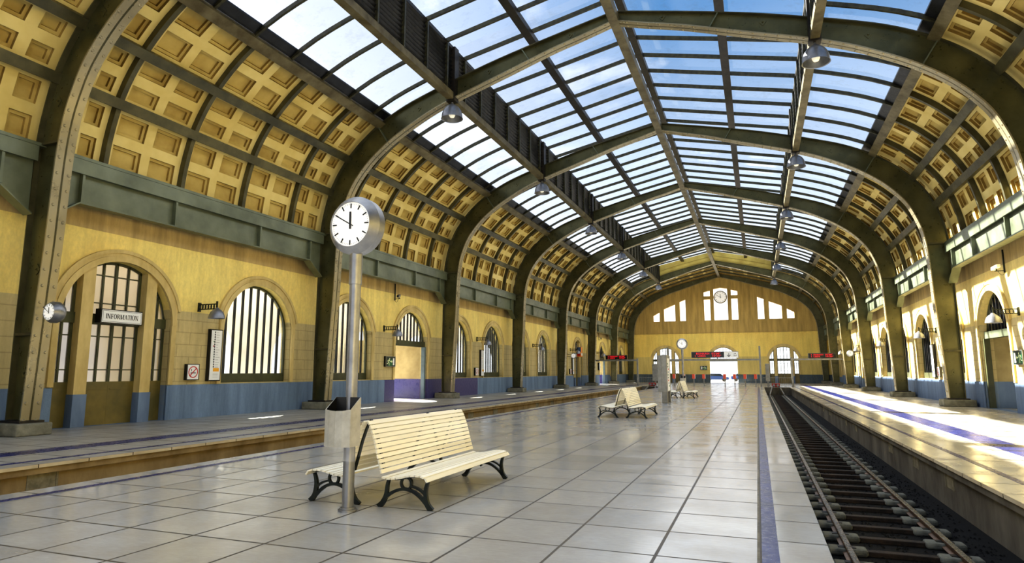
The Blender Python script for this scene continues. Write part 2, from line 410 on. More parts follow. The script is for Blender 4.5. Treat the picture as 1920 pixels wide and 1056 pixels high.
# ------------------------------------------------------------------ steel arches
def make_arch(k):
    yc = YC(k)
    lab = '%s riveted olive steel arch spanning the whole hall' % (ORD[k] if k < 7 else 'rearmost, wall-hugging')
    t = thing('steel_arch', lab, 'steel arch', (0, yc, 0), 'riveted steel arches of the hall')
    # web: closed outline between intrados and extrados/column outer edge, both halves
    inn = [(-x, z) for x, z in IN] + [(x, z) for x, z in reversed(IN[:-1])]
    outh = [(15.06, .42), (15.08, 3.0), (15.06, 6.0)] + EX
    out = [(-x, z) for x, z in outh] + [(x, z) for x, z in reversed(outh[:-1])]
    w = MB()
    ni, no = len(inn), len(out)
    w.prism(out + inn[::-1], lambda u, v, d: (u, d, v), -.03, .03)
    w.build('web_plate', 'olive', t)
    # flanges
    fl = MB()
    def strip(mb, P, y0, y1, th, sgn):
        N = []
        for i in range(len(P)):
            a = P[max(i - 1, 0)]; b = P[min(i + 1, len(P) - 1)]; dx, dz = b[0] - a[0], b[1] - a[1]; L = math.hypot(dx, dz); N.append((-dz / L * sgn, dx / L * sgn))
        v = []; f = []
        for (x, z), (nx, nz) in zip(P, N):
            v += [(x, y0, z), (x, y1, z), (x + nx * th, y1, z + nz * th), (x + nx * th, y0, z + nz * th)]
        for i in range(len(P) - 1):
            for q in range(4): f.append((4 * i + q, 4 * i + (q + 1) % 4, 4 * i + 4 + (q + 1) % 4, 4 * i + 4 + q))
        mb.add(v, f)
    strip(fl, inn, -.26, .26, .05, 1)
    # rivets on the inner flange in two rows
    acc = 0
    for i in range(1, len(inn)):
        a, b = inn[i - 1], inn[i]; L = math.dist(a, b); 
        while acc <= L:
            tt = acc / L; x = a[0] + (b[0] - a[0]) * tt; z = a[1] + (b[1] - a[1]) * tt
            dx, dz = (b[0] - a[0]) / L, (b[1] - a[1]) / L; nx, nz = dz, -dx
            for yy in (-.17, .17):
                if abs(x) > 5 or True:
                    p = Vector((x, yy, z)); q = Vector((x + nx * .028, yy, z + nz * .028))
                    fl.cyl(p - (q - p) * .3, q, .055, .03, 8)
            acc += .48
        acc -= L
    fl.build('inner_flange', 'flange', t, smooth=False)
    of = MB(); strip(of, out, -.2, .2, .04, -1); of.build('outer_flange', 'olive_d', t)
    # stiffeners
    for sx in (-1, 1):
        for (za, zb, xi) in ((2.82, 2.9, None), (8.56, 8.64, None)):
            m = MB(); xin = 14.18 if za < 5 else 13.93
            m.box(min(sx * xin, sx * 15.03), max(sx * xin, sx * 15.03), -.19, .19, za, zb); m.build('stiffener', 'olive_d', t)
        for x0 in (11.4, 4.06):
            i = min(range(len(IN)), key=lambda j: abs(IN[j][0] - (x0 - .1 if x0 > 5 else x0))); j = min(range(len(EX)), key=lambda j: math.dist(EX[j], IN[i]))
            a = (sx * IN[i][0], 0, IN[i][1]); b = (sx * EX[j][0], 0, EX[j][1])
            MB().bar(a, b, .36, .05, up=(1, 0, .3)).build('stiffener', 'girder', t)
        # diamond anchor plates
        for (x, z) in ((14.66, 1.75), (14.6, 4.77), (14.42, 9.95), (12.82, 12.55), (9.65, 14.45), (5.98, 15.72), (2.04, 16.75)):
            m = MB(); r = .17
            for sy in (-1, 1):
                pts = [(sx * x + r * .8 * math.cos(q * PI / 2), z + r * math.sin(q * PI / 2)) for q in range(4)]
                m.prism(pts, lambda u, v, d: (u, d, v), sy * .03, sy * .055)
                m.cyl((sx * x, sy * .05, z), (sx * x, sy * .1, z), .045, .03, 6)
            m.build('anchor_plate', 'olive', t)
        m = MB(); m.box(min(sx * 14.2, sx * 15.2), max(sx * 14.2, sx * 15.2), -.34, .34, .35, .41); m.build('base_plate', 'dark', t)
    return t
for k in range(8): make_arch(k)
# concrete plinths
for k in range(8):
    for sx in (-1, 1):
        m = MB(); a, b = sorted((sx * 13.97, sx * 15.42)); m.box(a, b, YK(k) - .28, YK(k) + .7, 0.002, .35)
        m.build('concrete_plinth', 'concrete', bevel=.04, label='%s rough grey concrete plinth under a steel arch, %s side' % (ORD[k], SIDEW[sx]), cat='plinth', group='concrete plinths under the steel arches')

# ------------------------------------------------------------------ roof: coffered vault per bay and side
def coffer_surface(mb, yl, sl, lev, sx, base_off=.25):
    """stepped relief over a grid; lev[i][j] = extra outward depth"""
    def P(y, s, d):
        x, z = exat(s, base_off + d); return (sx * x, y, z)
    ny, ns = len(yl) - 1, len(sl) - 1
    for i in range(ny):
        for j in range(ns):
            d = lev[i][j]
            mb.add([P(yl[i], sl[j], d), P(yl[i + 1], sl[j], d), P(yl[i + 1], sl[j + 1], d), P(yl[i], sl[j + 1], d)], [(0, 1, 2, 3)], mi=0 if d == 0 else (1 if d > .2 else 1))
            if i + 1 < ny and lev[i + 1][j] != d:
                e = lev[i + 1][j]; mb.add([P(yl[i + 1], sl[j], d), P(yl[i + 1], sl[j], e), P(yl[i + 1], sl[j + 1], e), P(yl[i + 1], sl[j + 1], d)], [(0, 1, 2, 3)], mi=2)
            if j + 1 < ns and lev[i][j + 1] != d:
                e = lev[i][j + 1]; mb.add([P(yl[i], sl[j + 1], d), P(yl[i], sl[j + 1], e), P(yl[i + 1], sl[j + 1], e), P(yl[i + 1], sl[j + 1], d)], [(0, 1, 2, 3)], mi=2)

def grid_lines(cells, n_in, marg, gap, step):
    """cells: list of (a, b); n_in coffers in each; returns lines and a per-interval level class"""
    L = [cells[0][0]]; C = []
    for a, b in cells:
        if a > L[-1] + 1e-6: L.append(a); C.append(0)
        w = (b - a - 2 * marg - (n_in - 1) * gap) / n_in; p = a
        for q in range(n_in):
            st = a + marg + q * (w + gap)
            L.append(st); C.append(0)
            L.append(st + step); C.append(1)
            L.append(st + w - step); C.append(2)
            L.append(st + w); C.append(1)
        L.append(b); C.append(0)
    return L, C

def vault(k, sx, srange, flat=False):
    ya, yb = YC(k), YC(k + 1)
    if k == 6: yb = END
    arcs = [ya + 2.05 + 3.1 * i for i in range(4)]
    ed = [ya] + arcs + [yb]
    yl, yc_ = grid_lines([(ed[i], ed[i + 1]) for i in range(5)], 2, .3, .36, .1)
    m = MB()
    cells = [(srange[i], srange[i + 1]) for i in range(len(srange) - 1)]
    sl, sc_ = grid_lines(cells, 2, .26, .36, .1)
    # refine long flat intervals for curvature
    SL = [sl[0]]; SCc = []
    for j in range(len(sc_)):
        n = max(1, int((sl[j + 1] - sl[j]) / .45))
        for q in range(n): SL.append(sl[j] + (sl[j + 1] - sl[j]) * (q + 1) / n); SCc.append(sc_[j])
    lev = [[(0, .11, .21)[min(a, b)] for b in SCc] for a in yc_]
    coffer_surface(m, yl, SL, lev, sx)
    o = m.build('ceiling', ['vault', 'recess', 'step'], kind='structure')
    for y in arcs:
        r = MB(); pts = []
        s1 = SA if not flat else EXL[-1]
        n = 18
        for q in range(n + 1):
            x, z = exat(s1 * q / n, .14); pts.append((sx * x, y, z))
        r.sweep(pts, .17, .26); r.build('curved_rib', 'olive_d', o)
    return o
for k in range(-2, 7):
    for sx in (-1, 1):
        if k < 6: vault(k, sx, [S0, SC, SB, SA])
        else:
            s5 = s_at_x(7.8); s6 = s_at_x(4.0)
            vault(k, sx, [S0, SC, SB, SA, s5, s6, EXL[-1]], flat=True)
# back of the vault (keeps daylight out between coffers)
for sx in (-1, 1):
    m = MB(); pts = [exat(SA * q / 16, .7) for q in range(17)]
    v = []; f = []
    for x, z in pts: v += [(sx * x, YC(-2), z), (sx * x, END, z)]
    for i in range(16): f.append((2 * i, 2 * i + 1, 2 * i + 3, 2 * i + 2))
    m.add(v, f)
    # solid roof over the last bay
    pts = [exat(SA + (EXL[-1] - SA) * q / 10, .7) for q in range(11)]
    v = []; f = []
    for x, z in pts: v += [(sx * x, YC(6), z), (sx * x, END, z)]
    for i in range(10): f.append((2 * i, 2 * i + 1, 2 * i + 3, 2 * i + 2))
    m.add(v, f)
    m.build('roof', 'dark', kind='structure')

# purlins along the hall
YS, YE = YC(-2), END
def purlin(s, w, h, off, mat, label, sx, s_end=YE):
    x, z = exat(s, off); x2, z2 = exat(s + .1, off); d = Vector((sx * (x2 - x), 0, z2 - z)).normalized(); n = Vector((0, 1, 0)).cross(d)
    MB().obox((sx * x, (YS + s_end) / 2, z), d * (w / 2), n * (h / 2), Vector((0, (s_end - YS) / 2, 0))).build('steel_purlin', mat, label=label, cat='roof beam')
for sx in (-1, 1):
    sd = SIDEW[sx]
    purlin(SA, .42, .3, .02, 'purlin', 'broad weathered purlin between glass and coffered vault, %s side' % sd, sx)
    purlin(SB, .34, .3, .02, 'olive_d', 'upper olive purlin crossing the coffered vault, %s side' % sd, sx)
    purlin(SC, .34, .3, .02, 'olive_d', 'lower olive purlin crossing the coffered vault, %s side' % sd, sx)
    MB().box(sx * 7.8 - .17, sx * 7.8 + .17, YS, YC(6), 14.5, 14.82).build('steel_purlin', 'purlin', label='long brown beam under the louvres, %s side' % sd, cat='roof beam')
    MB().box(sx * 7.8 - .12, sx * 7.8 + .12, YS, YC(6), 16.95, 17.12).build('steel_purlin', 'dark', label='thin dark eaves beam on top of the louvres, %s side' % sd, cat='roof beam')
    MB().box(sx * 4.3 - .2, sx * 4.3 + .2, YS, YC(6), 17.52, 17.8).build('steel_purlin', 'dark', label='dark brown beam halfway up the lantern glass, %s side' % sd, cat='roof beam')
    g = MB(); x0, z0 = exat(SA + .22, .12); x1, z1 = exat(SA + .62, .16)
    g.add([(sx * x0, YS, z0), (sx * x0, YC(6), z0), (sx * x1, YC(6), z1), (sx * x1, YS, z1), (sx * x0, YS, z0 + .08), (sx * x0, YC(6), z0 + .08), (sx * x1, YC(6), z1 + .08), (sx * x1, YS, z1 + .08)],
          [(0, 1, 2, 3), (4, 5, 6, 7), (0, 1, 5, 4), (2, 3, 7, 6)])
    g.build('roof_gutter', 'louver', label='black gutter strip at the foot of the side glass, %s side' % sd, cat='gutter')
MB().box(-.2, .2, YS, END, 16.84, 17.25).build('steel_purlin', 'purlin', label='olive ridge beam linking the crowns of the steel arches', cat='roof beam')
MB().box(-.17, .17, YS, YC(6), 18.5, 18.8).build('steel_purlin', 'dark', label='dark ridge beam at the top of the lantern glass', cat='roof beam')

# skylights (windows of the roof)
wn = [0]
def win_name():
    wn[0] += 1; return 'window_%d' % wn[0]
def skylight(k):
    ys = [YC(k) + .97 + 1.946 * i for i in range(7)]
    for sx in (-1, 1):
        # side slope
        sA, sB = SA + .15, s_at_x(7.75)
        pts = [exat(sA + (sB - sA) * q / 6, .2) for q in range(7)]
        m = MB(); v = []; f = []
        for x, z in pts: v += [(sx * x, YC(k), z), (sx * x, YC(k + 1), z)]
        for i in range(6): f.append((2 * i, 2 * i + 1, 2 * i + 3, 2 * i + 2))
        m.add(v, f); o = m.build(win_name(), 'roofglass', kind='structure')
        for y in ys:
            r = MB(); r.sweep([(sx * x, y, z - .09) for x, z in pts], .1, .16); r.build('glazing_bar', 'bars', o)
        # lantern slope
        P0, P1 = (7.95, 17.16), (0, 18.86)
        m = MB(); m.add([(sx * P0[0], YC(k), P0[1]), (sx * P0[0], YC(k + 1), P0[1]), (0, YC(k + 1), P1[1]), (0, YC(k), P1[1])], [(0, 1, 2, 3)])
        o = m.build(win_name(), 'roofglass', kind='structure')
        for y in ys:
            r = MB(); r.bar((sx * 7.9, y, 17.07), (0, y, 18.76), .1, .19); r.build('glazing_bar', 'bars', o)
for k in range(-1, 6): skylight(k)
# louvres
for k in range(-1, 6):
    for sx in (-1, 1):
        n = ORD[k + 1]
        t = thing('louver_screen', '%s dark louvre screen below the lantern glass, %s side' % (n, SIDEW[sx]), 'louvre', (sx * 7.8, YC(k), 14.8), 'louvre screens of the roof lantern')
        m = MB(); L = B
        for i in range(11):
            z = .1 + i * .2; m.obox((0, L / 2, z), (0, L / 2, 0), (.09, 0, .07), (-.008, 0, .01))
        m.build('louver_slats', 'louver', t)
        for i in range(7):
            y = .97 + 1.946 * i
            MB().box(-.07 - sx * .1, .07 - sx * .1, y - .05, y + .05, 0, 2.2).build('post', 'bars', t)
for k in range(0, 7):
    for sx in (-1, 1):
        MB().box(sx * 7.8 - .22, sx * 7.8 + .22, YK(k) - .1, YK(k) + .32, 14.42, 17.1).build('lantern_post', 'dark', label='%s heavy dark lantern post above a pendant lamp, %s side' % (ORD[k], SIDEW[sx]), cat='roof post', group='lantern posts on the steel arches')
# gable of the lantern
g = MB(); g.prism([(-7.9, 15.6), (0, 17.35), (7.9, 15.6), (7.9, 17.1), (0, 18.8), (-7.9, 17.1)], lambda u, v, d: (u, d, v), YC(6) + .05, YC(6) + .2)
g.build('wall_lantern_gable', 'gable', kind='structure')

# ------------------------------------------------------------------ pendant lamps
def lamp_parts(t, s=1.0):
    m = MB(); pr = [(.09, .05), (.1, 0), (.2, -.03), (.32, -.12), (.42, -.27), (.48, -.45), (.5, -.66), (.52, -.68), (.48, -.66), (.46, -.45), (.39, -.27), (.29, -.14), (.05, -.06)]
    m.lathe([(r * s, h * s) for r, h in pr], (0, 0, 0), n=28); m.build('lamp_shade', 'lamp', t, smooth=True)
    m = MB(); m.lathe([(.001, -.62 * s), (.1 * s, -.6 * s), (.15 * s, -.5 * s), (.14 * s, -.4 * s), (.06 * s, -.28 * s), (.05 * s, -.1 * s)], (0, 0, 0), n=18); m.build('bulb', 'bulb', t, smooth=True)
p0 = None
for k in range(0, 7):
    for sx in (-1, 1):
        lab = '%s grey dome pendant lamp hanging under the louvre beam, %s side' % (ORD[k], SIDEW[sx])
        if p0 is None:
            p0 = thing('pendant_lamp', lab, 'lamp', (sx * 7.8, YK(k) + .12, 14.28), 'dome pendant lamps under the roof beams'); lamp_parts(p0)
            MB().cyl((0, 0, 0), (0, 0, .2), .05, n=12).build('stem', 'lamp', p0)
        else: copy_thing(p0, (sx * 7.8, YK(k) + .12, 14.28), label=lab)

# ------------------------------------------------------------------ cornice girders
def girder(k, sx):
    ya, yb = YK(k) + .44, YK(k + 1)
    if k == 6: yb = YK(7)
    nm = ORD[k + 1] if k < 6 else 'farthest'
    t = thing('cornice_girder', '%s grey green plate girder between two arch columns, %s side' % (nm, SIDEW[sx]), 'girder', (0, 0, 0), 'plate girders above the wall arches')
    X = lambda a, b: (min(sx * a, sx * b), max(sx * a, sx * b))
    a, b = X(14.72, 15.5); MB().box(a, b, ya, yb, 8.42, 8.5).box(*X(14.72, 14.78), ya, yb, 8.04, 8.42).build('top_flange', 'girder', t)
    a, b = X(14.92, 14.98); MB().prism([(ya, 8.42), (yb, 8.42), (yb, 6.4), (yb - .95, 7.1), (ya + .95, 7.1), (ya, 6.4)], lambda u, v, d: (d, u, v), a, b).build('web_plate', 'girder', t)
    m = MB(); a, b = X(14.74, 15.14)
    pts = [(ya, 6.4), (ya + .95, 7.08), (yb - .95, 7.08), (yb, 6.4)]
    for i in range(3):
        (y1, z1), (y2, z2) = pts[i], pts[i + 1]
        m.add([(a, y1, z1), (b, y1, z1), (b, y2, z2), (a, y2, z2), (a, y1, z1 + .05), (b, y1, z1 + .05), (b, y2, z2 + .05), (a, y2, z2 + .05)], [(0, 1, 2, 3), (4, 7, 6, 5), (0, 4, 5, 1), (1, 5, 6, 2), (2, 6, 7, 3), (3, 7, 4, 0)])
    m.build('bottom_flange', 'girder', t)
    for y in (YC(k) + 1.2, YC(k) + 4.75, YC(k) + 9.1, YC(k) + 12.45):
        MB().box(*X(14.76, 14.93), y - .04, y + .04, 7.12, 8.42).build('stiffener', 'girder', t)
    # deck closing the gap to the wall
    return t
for k in range(-1, 7):
    for sx in (-1, 1): girder(k, sx)
for sx in (-1, 1):
    a, b = sorted((sx * 14.75, sx * 15.9)); MB().box(a, b, YS, END, 8.52, 8.62).build('trim_%d' % (1 if sx < 0 else 2), 'girder', kind='structure')

# ------------------------------------------------------------------ side walls with arched openings
R1 = 2.1; ZS = 3.5
def arch_outline(c, r, z0, zs=ZS, n=28):
    return [(c - r, z0), (c + r, z0)] + [(c + r * math.cos(PI * i / n), zs + r * math.sin(PI * i / n)) for i in range(n + 1)]
TYPES = {}   # (side, Ycentre) -> kind
for k in range(-1, 7):
    a, b = YK(k) + 3.74, YK(k) + 10.47
    ka, kb = 'window', 'window'
    if k == 0: ka = 'info'
    if k == 1 or k == 5: kb = 'door'
    if k == 4: kb = 'info'
    if k == 6: ka, kb = 'info', 'window'
    TYPES[a] = ka; TYPES[b] = kb
BRIGHT = lambda sx, c: sx < 0
def side_wall(sx, mat):
    fn = lambda u, v, d: (sx * d, u, v)
    holes = []
    for c, kd in TYPES.items():
        z0 = 1.33 if kd == 'window' else .001
        holes.append(arch_outline(c, R1, z0))
    m = MB()
    # split the wall at bay boundaries so each polygon stays simple
    ks = [YC(k) for k in range(-2, 8)]; ks[-1] = END
    for i in range(len(ks) - 1):
        hs = [h for h in holes if ks[i] < h[0][0] < ks[i + 1]]
        m.prism([(ks[i], 0), (ks[i + 1], 0), (ks[i + 1], 8.6), (ks[i], 8.6)], fn, WX, WX + .55, holes=hs)
    o = m.build('wall_left' if sx < 0 else 'wall_right', mat, kind='structure')
    # ledge where the tan band starts
    return o
side_wall(-1, 'wallL'); side_wall(1, 'wallR')

def ring(mb, c, r0, r1, z0, fn, d0, d1, n=32, zs=ZS):
    """archivolt ring ending at height z0 on both sides"""
    a0 = math.asin((z0 - zs) / r1)
    pts = [(c + r1 * math.cos(a0 + (PI - 2 * a0) * i / n), zs + r1 * math.sin(a0 + (PI - 2 * a0) * i / n)) for i in range(n + 1)]
    b0 = math.asin(max(-1, min(1, (z0 - zs) / r0)))
    pin = [(c + r0 * math.cos(b0 + (PI - 2 * b0) * i / n), zs + r0 * math.sin(b0 + (PI - 2 * b0) * i / n)) for i in range(n + 1)]
    mb.prism(pts + pin[::-1], fn, d0, d1)

M['dado'] = mottled('dado_blue_grey', srgb(112, 132, 160), srgb(80, 98, 126), 1.2, .6, stretch=(1, 1, .3))
def window_bars(o, c, fn, d, z_lo, r=R1 - .1, n=8, mat='louver', pitch=.455):
    for i in range(n):
        y = c + pitch * (i - (n - 1) / 2)
        h = math.sqrt(max(0, r * r - (y - c) ** 2)) + ZS
        m = MB(); m.prism([(y - .045, z_lo), (y + .045, z_lo), (y + .045, h), (y - .045, h)], fn, d - .04, d + .04); m.build('bar', mat, o)

def opening(sx, c, kd, axis='Y', wx=WX, yplane=None, bright=True):
    """fills an arched opening. sx = side; fn maps (along, z, depth)"""
    if axis == 'Y': fn = lambda u, v, d: (sx * (wx + d), u, v)
    else: fn = lambda u, v, d: (u, wx + d, v)
    nm = win_name() if kd == 'window' else 'door_%d' % (len([o for o in bpy.data.objects if o.name.startswith('door_')]) + 1)
    # moulding around the arch, part of the opening
    m = MB(); ring(m, c, R1, R1 + .42, 4.05, fn, -.06, .02); ring(m, c, R1 + .3, R1 + .42, 4.05, fn, -.1, -.06)
    ring(m, c, R1, R1 + .2, 3.5, fn, -.1, -.04)
    zb = 1.3 if kd == 'window' else 1.3
    for s in (-1, 1):
        a, b = sorted((c + s * R1, c + s * (R1 + .2)))
        m.prism([(a, zb), (b, zb), (b, 4.06), (a, 4.06)], fn, -.08, .02)
    o = m.build(nm, 'stone', kind='structure')
    D = .3
    # frame hugging the opening
    f = MB(); z0 = 1.33 if kd == 'window' else 0.0
    outl = arch_outline(c, R1, z0 if kd == 'window' else .002); inl = arch_outline(c, R1 - .1, z0 + .06)
    if kd == 'window':
        f.prism(outl, fn, D, D + .1, holes=[inl]); f.build('window_frame', 'frame', o)
        m = MB(); m.prism([(c - 2.05, 1.34), (c + 2.05, 1.34), (c + 2.05, 1.71), (c - 2.05, 1.71)], fn, D - .04, D + .12); m.build('sill_panel', 'frame', o)
        window_bars(o, c, fn, D + .05, 1.7)
        m = MB(); pl = arch_outline(c, R1 - .05, 1.6); m.prism(pl, fn, D + .1, D + .11); m.build('pane', 'winglass', o)
    elif kd == 'door':
        inl = arch_outline(c, R1 - .1, 3.75)
        top = [p for p in arch_outline(c, R1, 3.4)]
        f.prism(top, fn, D, D + .1, holes=[inl]); f.build('fanlight_frame', 'frame', o)
        m = MB(); m.prism([(c - 2.08, 3.4), (c + 2.08, 3.4), (c + 2.08, 3.74), (c - 2.08, 3.74)], fn, D - .12, D + .15); m.build('transom', 'frame' if sx < 0 else 'girder', o)
        window_bars(o, c, fn, D + .05, 3.7, n=9, pitch=.43)
        m = MB(); m.prism(arch_outline(c, R1 - .05, 3.7), fn, D + .1, D + .11); m.build('pane', 'winglass', o)
        # side walls of the passage behind the doorway
        for e, nm_ in ((c + 2.12, 'passage_wall'), (c - 2.27, 'passage_wall')):
            m = MB(); m.prism([(e, 1.29), (e + .15, 1.29), (e + .15, 3.7), (e, 3.7)], fn, .5, 3.3); w_ = m.build(nm_, 'panel', o)
            m = MB(); m.prism([(e - .01, 0.002), (e + .16, 0.002), (e + .16, 1.29), (e - .01, 1.29)], fn, .5, 3.3); m.build('passage_dado', 'bluepanel' if sx < 0 else M['dado'], w_)
        m = MB(); e = c + 2.0; m.prism([(e - .1, 0.002), (e + .08, 0.002), (e + .08, 3.4), (e - .1, 3.4)], fn, .1, .35); m.build('door_post', 'grey_panel' if sx < 0 else 'frame', o)
    elif kd in ('info', 'tri'):
        # two stone piers divide it in three
        for py in (-1, 1):
            ca = c + py * 1.19; hh = math.sqrt(R1 ** 2 - (1.38) ** 2) + ZS + .25
            m = MB(); m.prism([(ca - .21, 1.05), (ca + .21, 1.05), (ca + .21, hh), (ca - .21, hh)], fn, .0, .42); m.build('stone_pier', 'stone', o)
            m = MB(); m.prism([(ca - .23, 0.002), (ca + .23, 0.002), (ca + .23, 1.05), (ca - .23, 1.05)], fn, -.03, .44); m.build('pier_base', M['dado'], o)
        segs = [(c - R1, c - 1.4, 2), (c - .98, c + .98, 4), (c + 1.4, c + R1, 2)]
        for a, b, nb in segs:
            # transom, kick panel and glazing bars of each light
            m = MB(); m.prism([(a, 3.38), (b, 3.38), (b, 3.74), (a, 3.74)], fn, D - .05, D + .12); m.build('transom', 'frame', o)
            m = MB(); mid = (a + b) / 2
            if kd == 'info' or True:
                gap = .002 if nb == 4 else 0
                if gap:
                    m.prism([(a, .002), (mid - gap, .002), (mid - gap, 1.45), (a, 1.45)], fn, D, D + .08); m.prism([(mid + gap, .002), (b, .002), (b, 1.45), (mid + gap, 1.45)], fn, D, D + .08)
                else: m.prism([(a, .002), (b, .002), (b, 1.45), (a, 1.45)], fn, D, D + .08)
                for q in ((a, mid - gap), (mid + gap, b)) if gap else ((a, b),):
                    m.prism([(q[0] + .06, 1.18), (q[1] - .06, 1.18), (q[1] - .06, 1.21), (q[0] + .06, 1.21)], fn, D - .02, D)
                m.build('kick_panel', 'door', o)
            H = lambda y: ZS + math.sqrt(max(.02, (R1 - .04) ** 2 - (y - c) ** 2))
            fr = MB()
            w = .07
            def vb(y, w2, z0_, z1_): fr.prism([(y - w2, z0_), (y + w2, z0_), (y + w2, z1_), (y - w2, z1_)], fn, D, D + .1)
            for i in range(nb + 1):
                y = a + .04 + (b - a - .08) * i / nb; w2 = .045 if i in (0, nb) or (nb == 4 and i == 2) else .03
                vb(y, w2, 1.45, 3.4); 
                if H(y) > 3.8: vb(y, w2, 3.7, H(y))
            for zz in (1.85, 2.98): fr.prism([(a, zz - .02), (b, zz - .02), (b, zz + .02), (a, zz + .02)], fn, D + .01, D + .09)
            if nb == 4:
                for zz in (4.12, 5.08): fr.prism([(a, zz - .02), (b, zz - .02), (b, zz + .02), (a, zz + .02)], fn, D + .01, D + .09)
            # curved head following the arch
            ys = [a + (b - a) * i / 10 for i in range(11)]
            up = [(y, H(y) + .06) for y in ys]; lo = [(y, H(y) - .05) for y in ys]
            fr.prism(up + lo[::-1], fn, D, D + .1)
            fr.build('glazing_frame', 'frame', o)
            m = MB(); m.prism([(a, 1.45), (b, 1.45)] + [(y, H(y)) for y in reversed(ys)], fn, D + .05, D + .06); m.build('pane', 'frost' if kd == 'info' else 'winglass', o)
    return o
for c, kd in TYPES.items():
    for sx in (-1, 1): opening(sx, c, kd)

# moulded wainscot cap on the sunlit wall and the shaded one
def cap_pieces(sx):
    m = MB(); occupied = sorted((c - R1 - (.0 if kd == 'window' else .0), c + R1) for c, kd in TYPES.items() if kd != 'window')
    y = YS
    for a, b in occupied + [(END, END)]:
        if a > y: x0, x1 = sorted((sx * (WX - .05), sx * (WX + .02))); m.box(x0, x1, y, a, 0.0, 1.27)
        y = b
    m.build('baseboard_left' if sx < 0 else 'baseboard_right', M['dadoL'] if sx < 0 else M['dadoR'], kind='structure')
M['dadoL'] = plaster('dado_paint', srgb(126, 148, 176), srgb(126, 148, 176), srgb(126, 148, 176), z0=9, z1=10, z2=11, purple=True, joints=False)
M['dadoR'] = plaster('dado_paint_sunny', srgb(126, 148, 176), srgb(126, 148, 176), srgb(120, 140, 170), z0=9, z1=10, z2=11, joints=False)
cap_pieces(-1); cap_pieces(1)

# corridor walls outside the hall
for sx, mat in ((-1, 'outer'), (1, 'outer_dark')):
    fn = lambda u, v, d: (sx * d, u, v)
    X1 = 19.0
    cs = sorted(TYPES)
    if sx < 0:
        m = MB(); m2 = MB()
        for c in cs:
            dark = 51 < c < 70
            outl = [(c - 3.41, 0), (c + 3.41, 0), (c + 3.41, 7.4), (c - 3.41, 7.4)]
            hole = [(c - 2.1, .02), (c + 2.1, .02)] + [(c + 2.1 * math.cos(PI * i / 16), 2.4 + 2.1 * math.sin(PI * i / 16)) for i in range(17)]
            (m2 if dark else m).prism(outl, fn, X1, X1 + .4, holes=[hole])
        m.build('wall_outer_left', 'outer', kind='structure'); m2.build('wall_outer_left', 'outer_dark', kind='structure')
    else:
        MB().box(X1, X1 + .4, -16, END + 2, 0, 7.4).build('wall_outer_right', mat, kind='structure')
    a, b = sorted((sx * 15.9, sx * (X1 + .4))); MB().box(a, b, -16, END + 2, 7.4, 7.6).build('ceiling', mat, kind='structure')
    a, b = sorted((sx * 15.6, sx * 21)); MB().box(a, b, -16, END + 2, -.2, -.002).build('floor_outer', 'ground', kind='structure')

# ------------------------------------------------------------------ end wall
fnE = lambda u, v, d: (u, d, v)
EC = (-8.93, .07, 8.98)
holes = [arch_outline(EC[0], R1, .001), arch_outline(EC[1], R1, .001), arch_outline(EC[2], R1, .001)]
up = []
for sg in (-1, 1):
    o_ = .05
    for (x0, za, x1, zb) in ((10.8, 10.92, 9.76, 11.52), (9.05, 11.98, 7.2, 12.75), (6.47, 13.12, 5.52, 13.5)):
        up.append([(sg * x0 + o_, 9.96), (sg * x1 + o_, 9.96), (sg * x1 + o_, zb), (sg * x0 + o_, za)])
    up.append([(sg * 2.61 + o_, 9.96), (sg * 1.62 + o_, 9.96), (sg * 1.62 + o_, 13.38), (sg * 2.61 + o_, 13.38)])
    up.append([(sg * 2.61 + o_, 13.9), (sg * 1.62 + o_, 13.9), (sg * 1.62 + o_, 14.82), (sg * 2.61 + o_, 14.57)])
up.append([(-1.03, 9.96), (1.12, 9.96), (1.12, 15.03), (.05, 15.2), (-1.03, 15.03)])
m = MB()
m.prism([(-WX - .5, 0), (WX + .5, 0), (WX + .5, 7.85), (-WX - .5, 7.85)], fnE, END, END + .6, holes=holes)
outE = [exat(EXL[-1] * q / 30, .45) for q in range(31)]
gp = [(-WX - .5, 7.85), (WX + .5, 7.85)] + [(x, z) for x, z in outE] + [(-x, z) for x, z in reversed(outE[:-1])]
m.prism(gp, fnE, END, END + .6, holes=up)
m.build('wall_back', 'wallE', kind='structure')
MB().box(-14.2, 14.2, END - .1, END + .02, 7.78, 7.9).box(-14.2, 14.2, END - .06, END + .02, 7.66, 7.78).build('trim_3', 'wallE', kind='structure')
MB().box(-14.9, EC[0] - R1 - .25, END - .05, END + .02, 0, 1.27).box(EC[0] + R1 + .25, EC[1] - R1 - .1, END - .05, END + .02, 0, 1.27).box(EC[1] + R1 + .1, EC[2] - R1 - .25, END - .05, END + .02, 0, 1.27).box(EC[2] + R1 + .25, 14.9, END - .05, END + .02, 0, 1.27).build('baseboard_back', M['dadoE'] if 'dadoE' in M else 'wallE', kind='structure')
for i in (0, 2): opening(1, EC[i], 'tri', axis='X', wx=END)
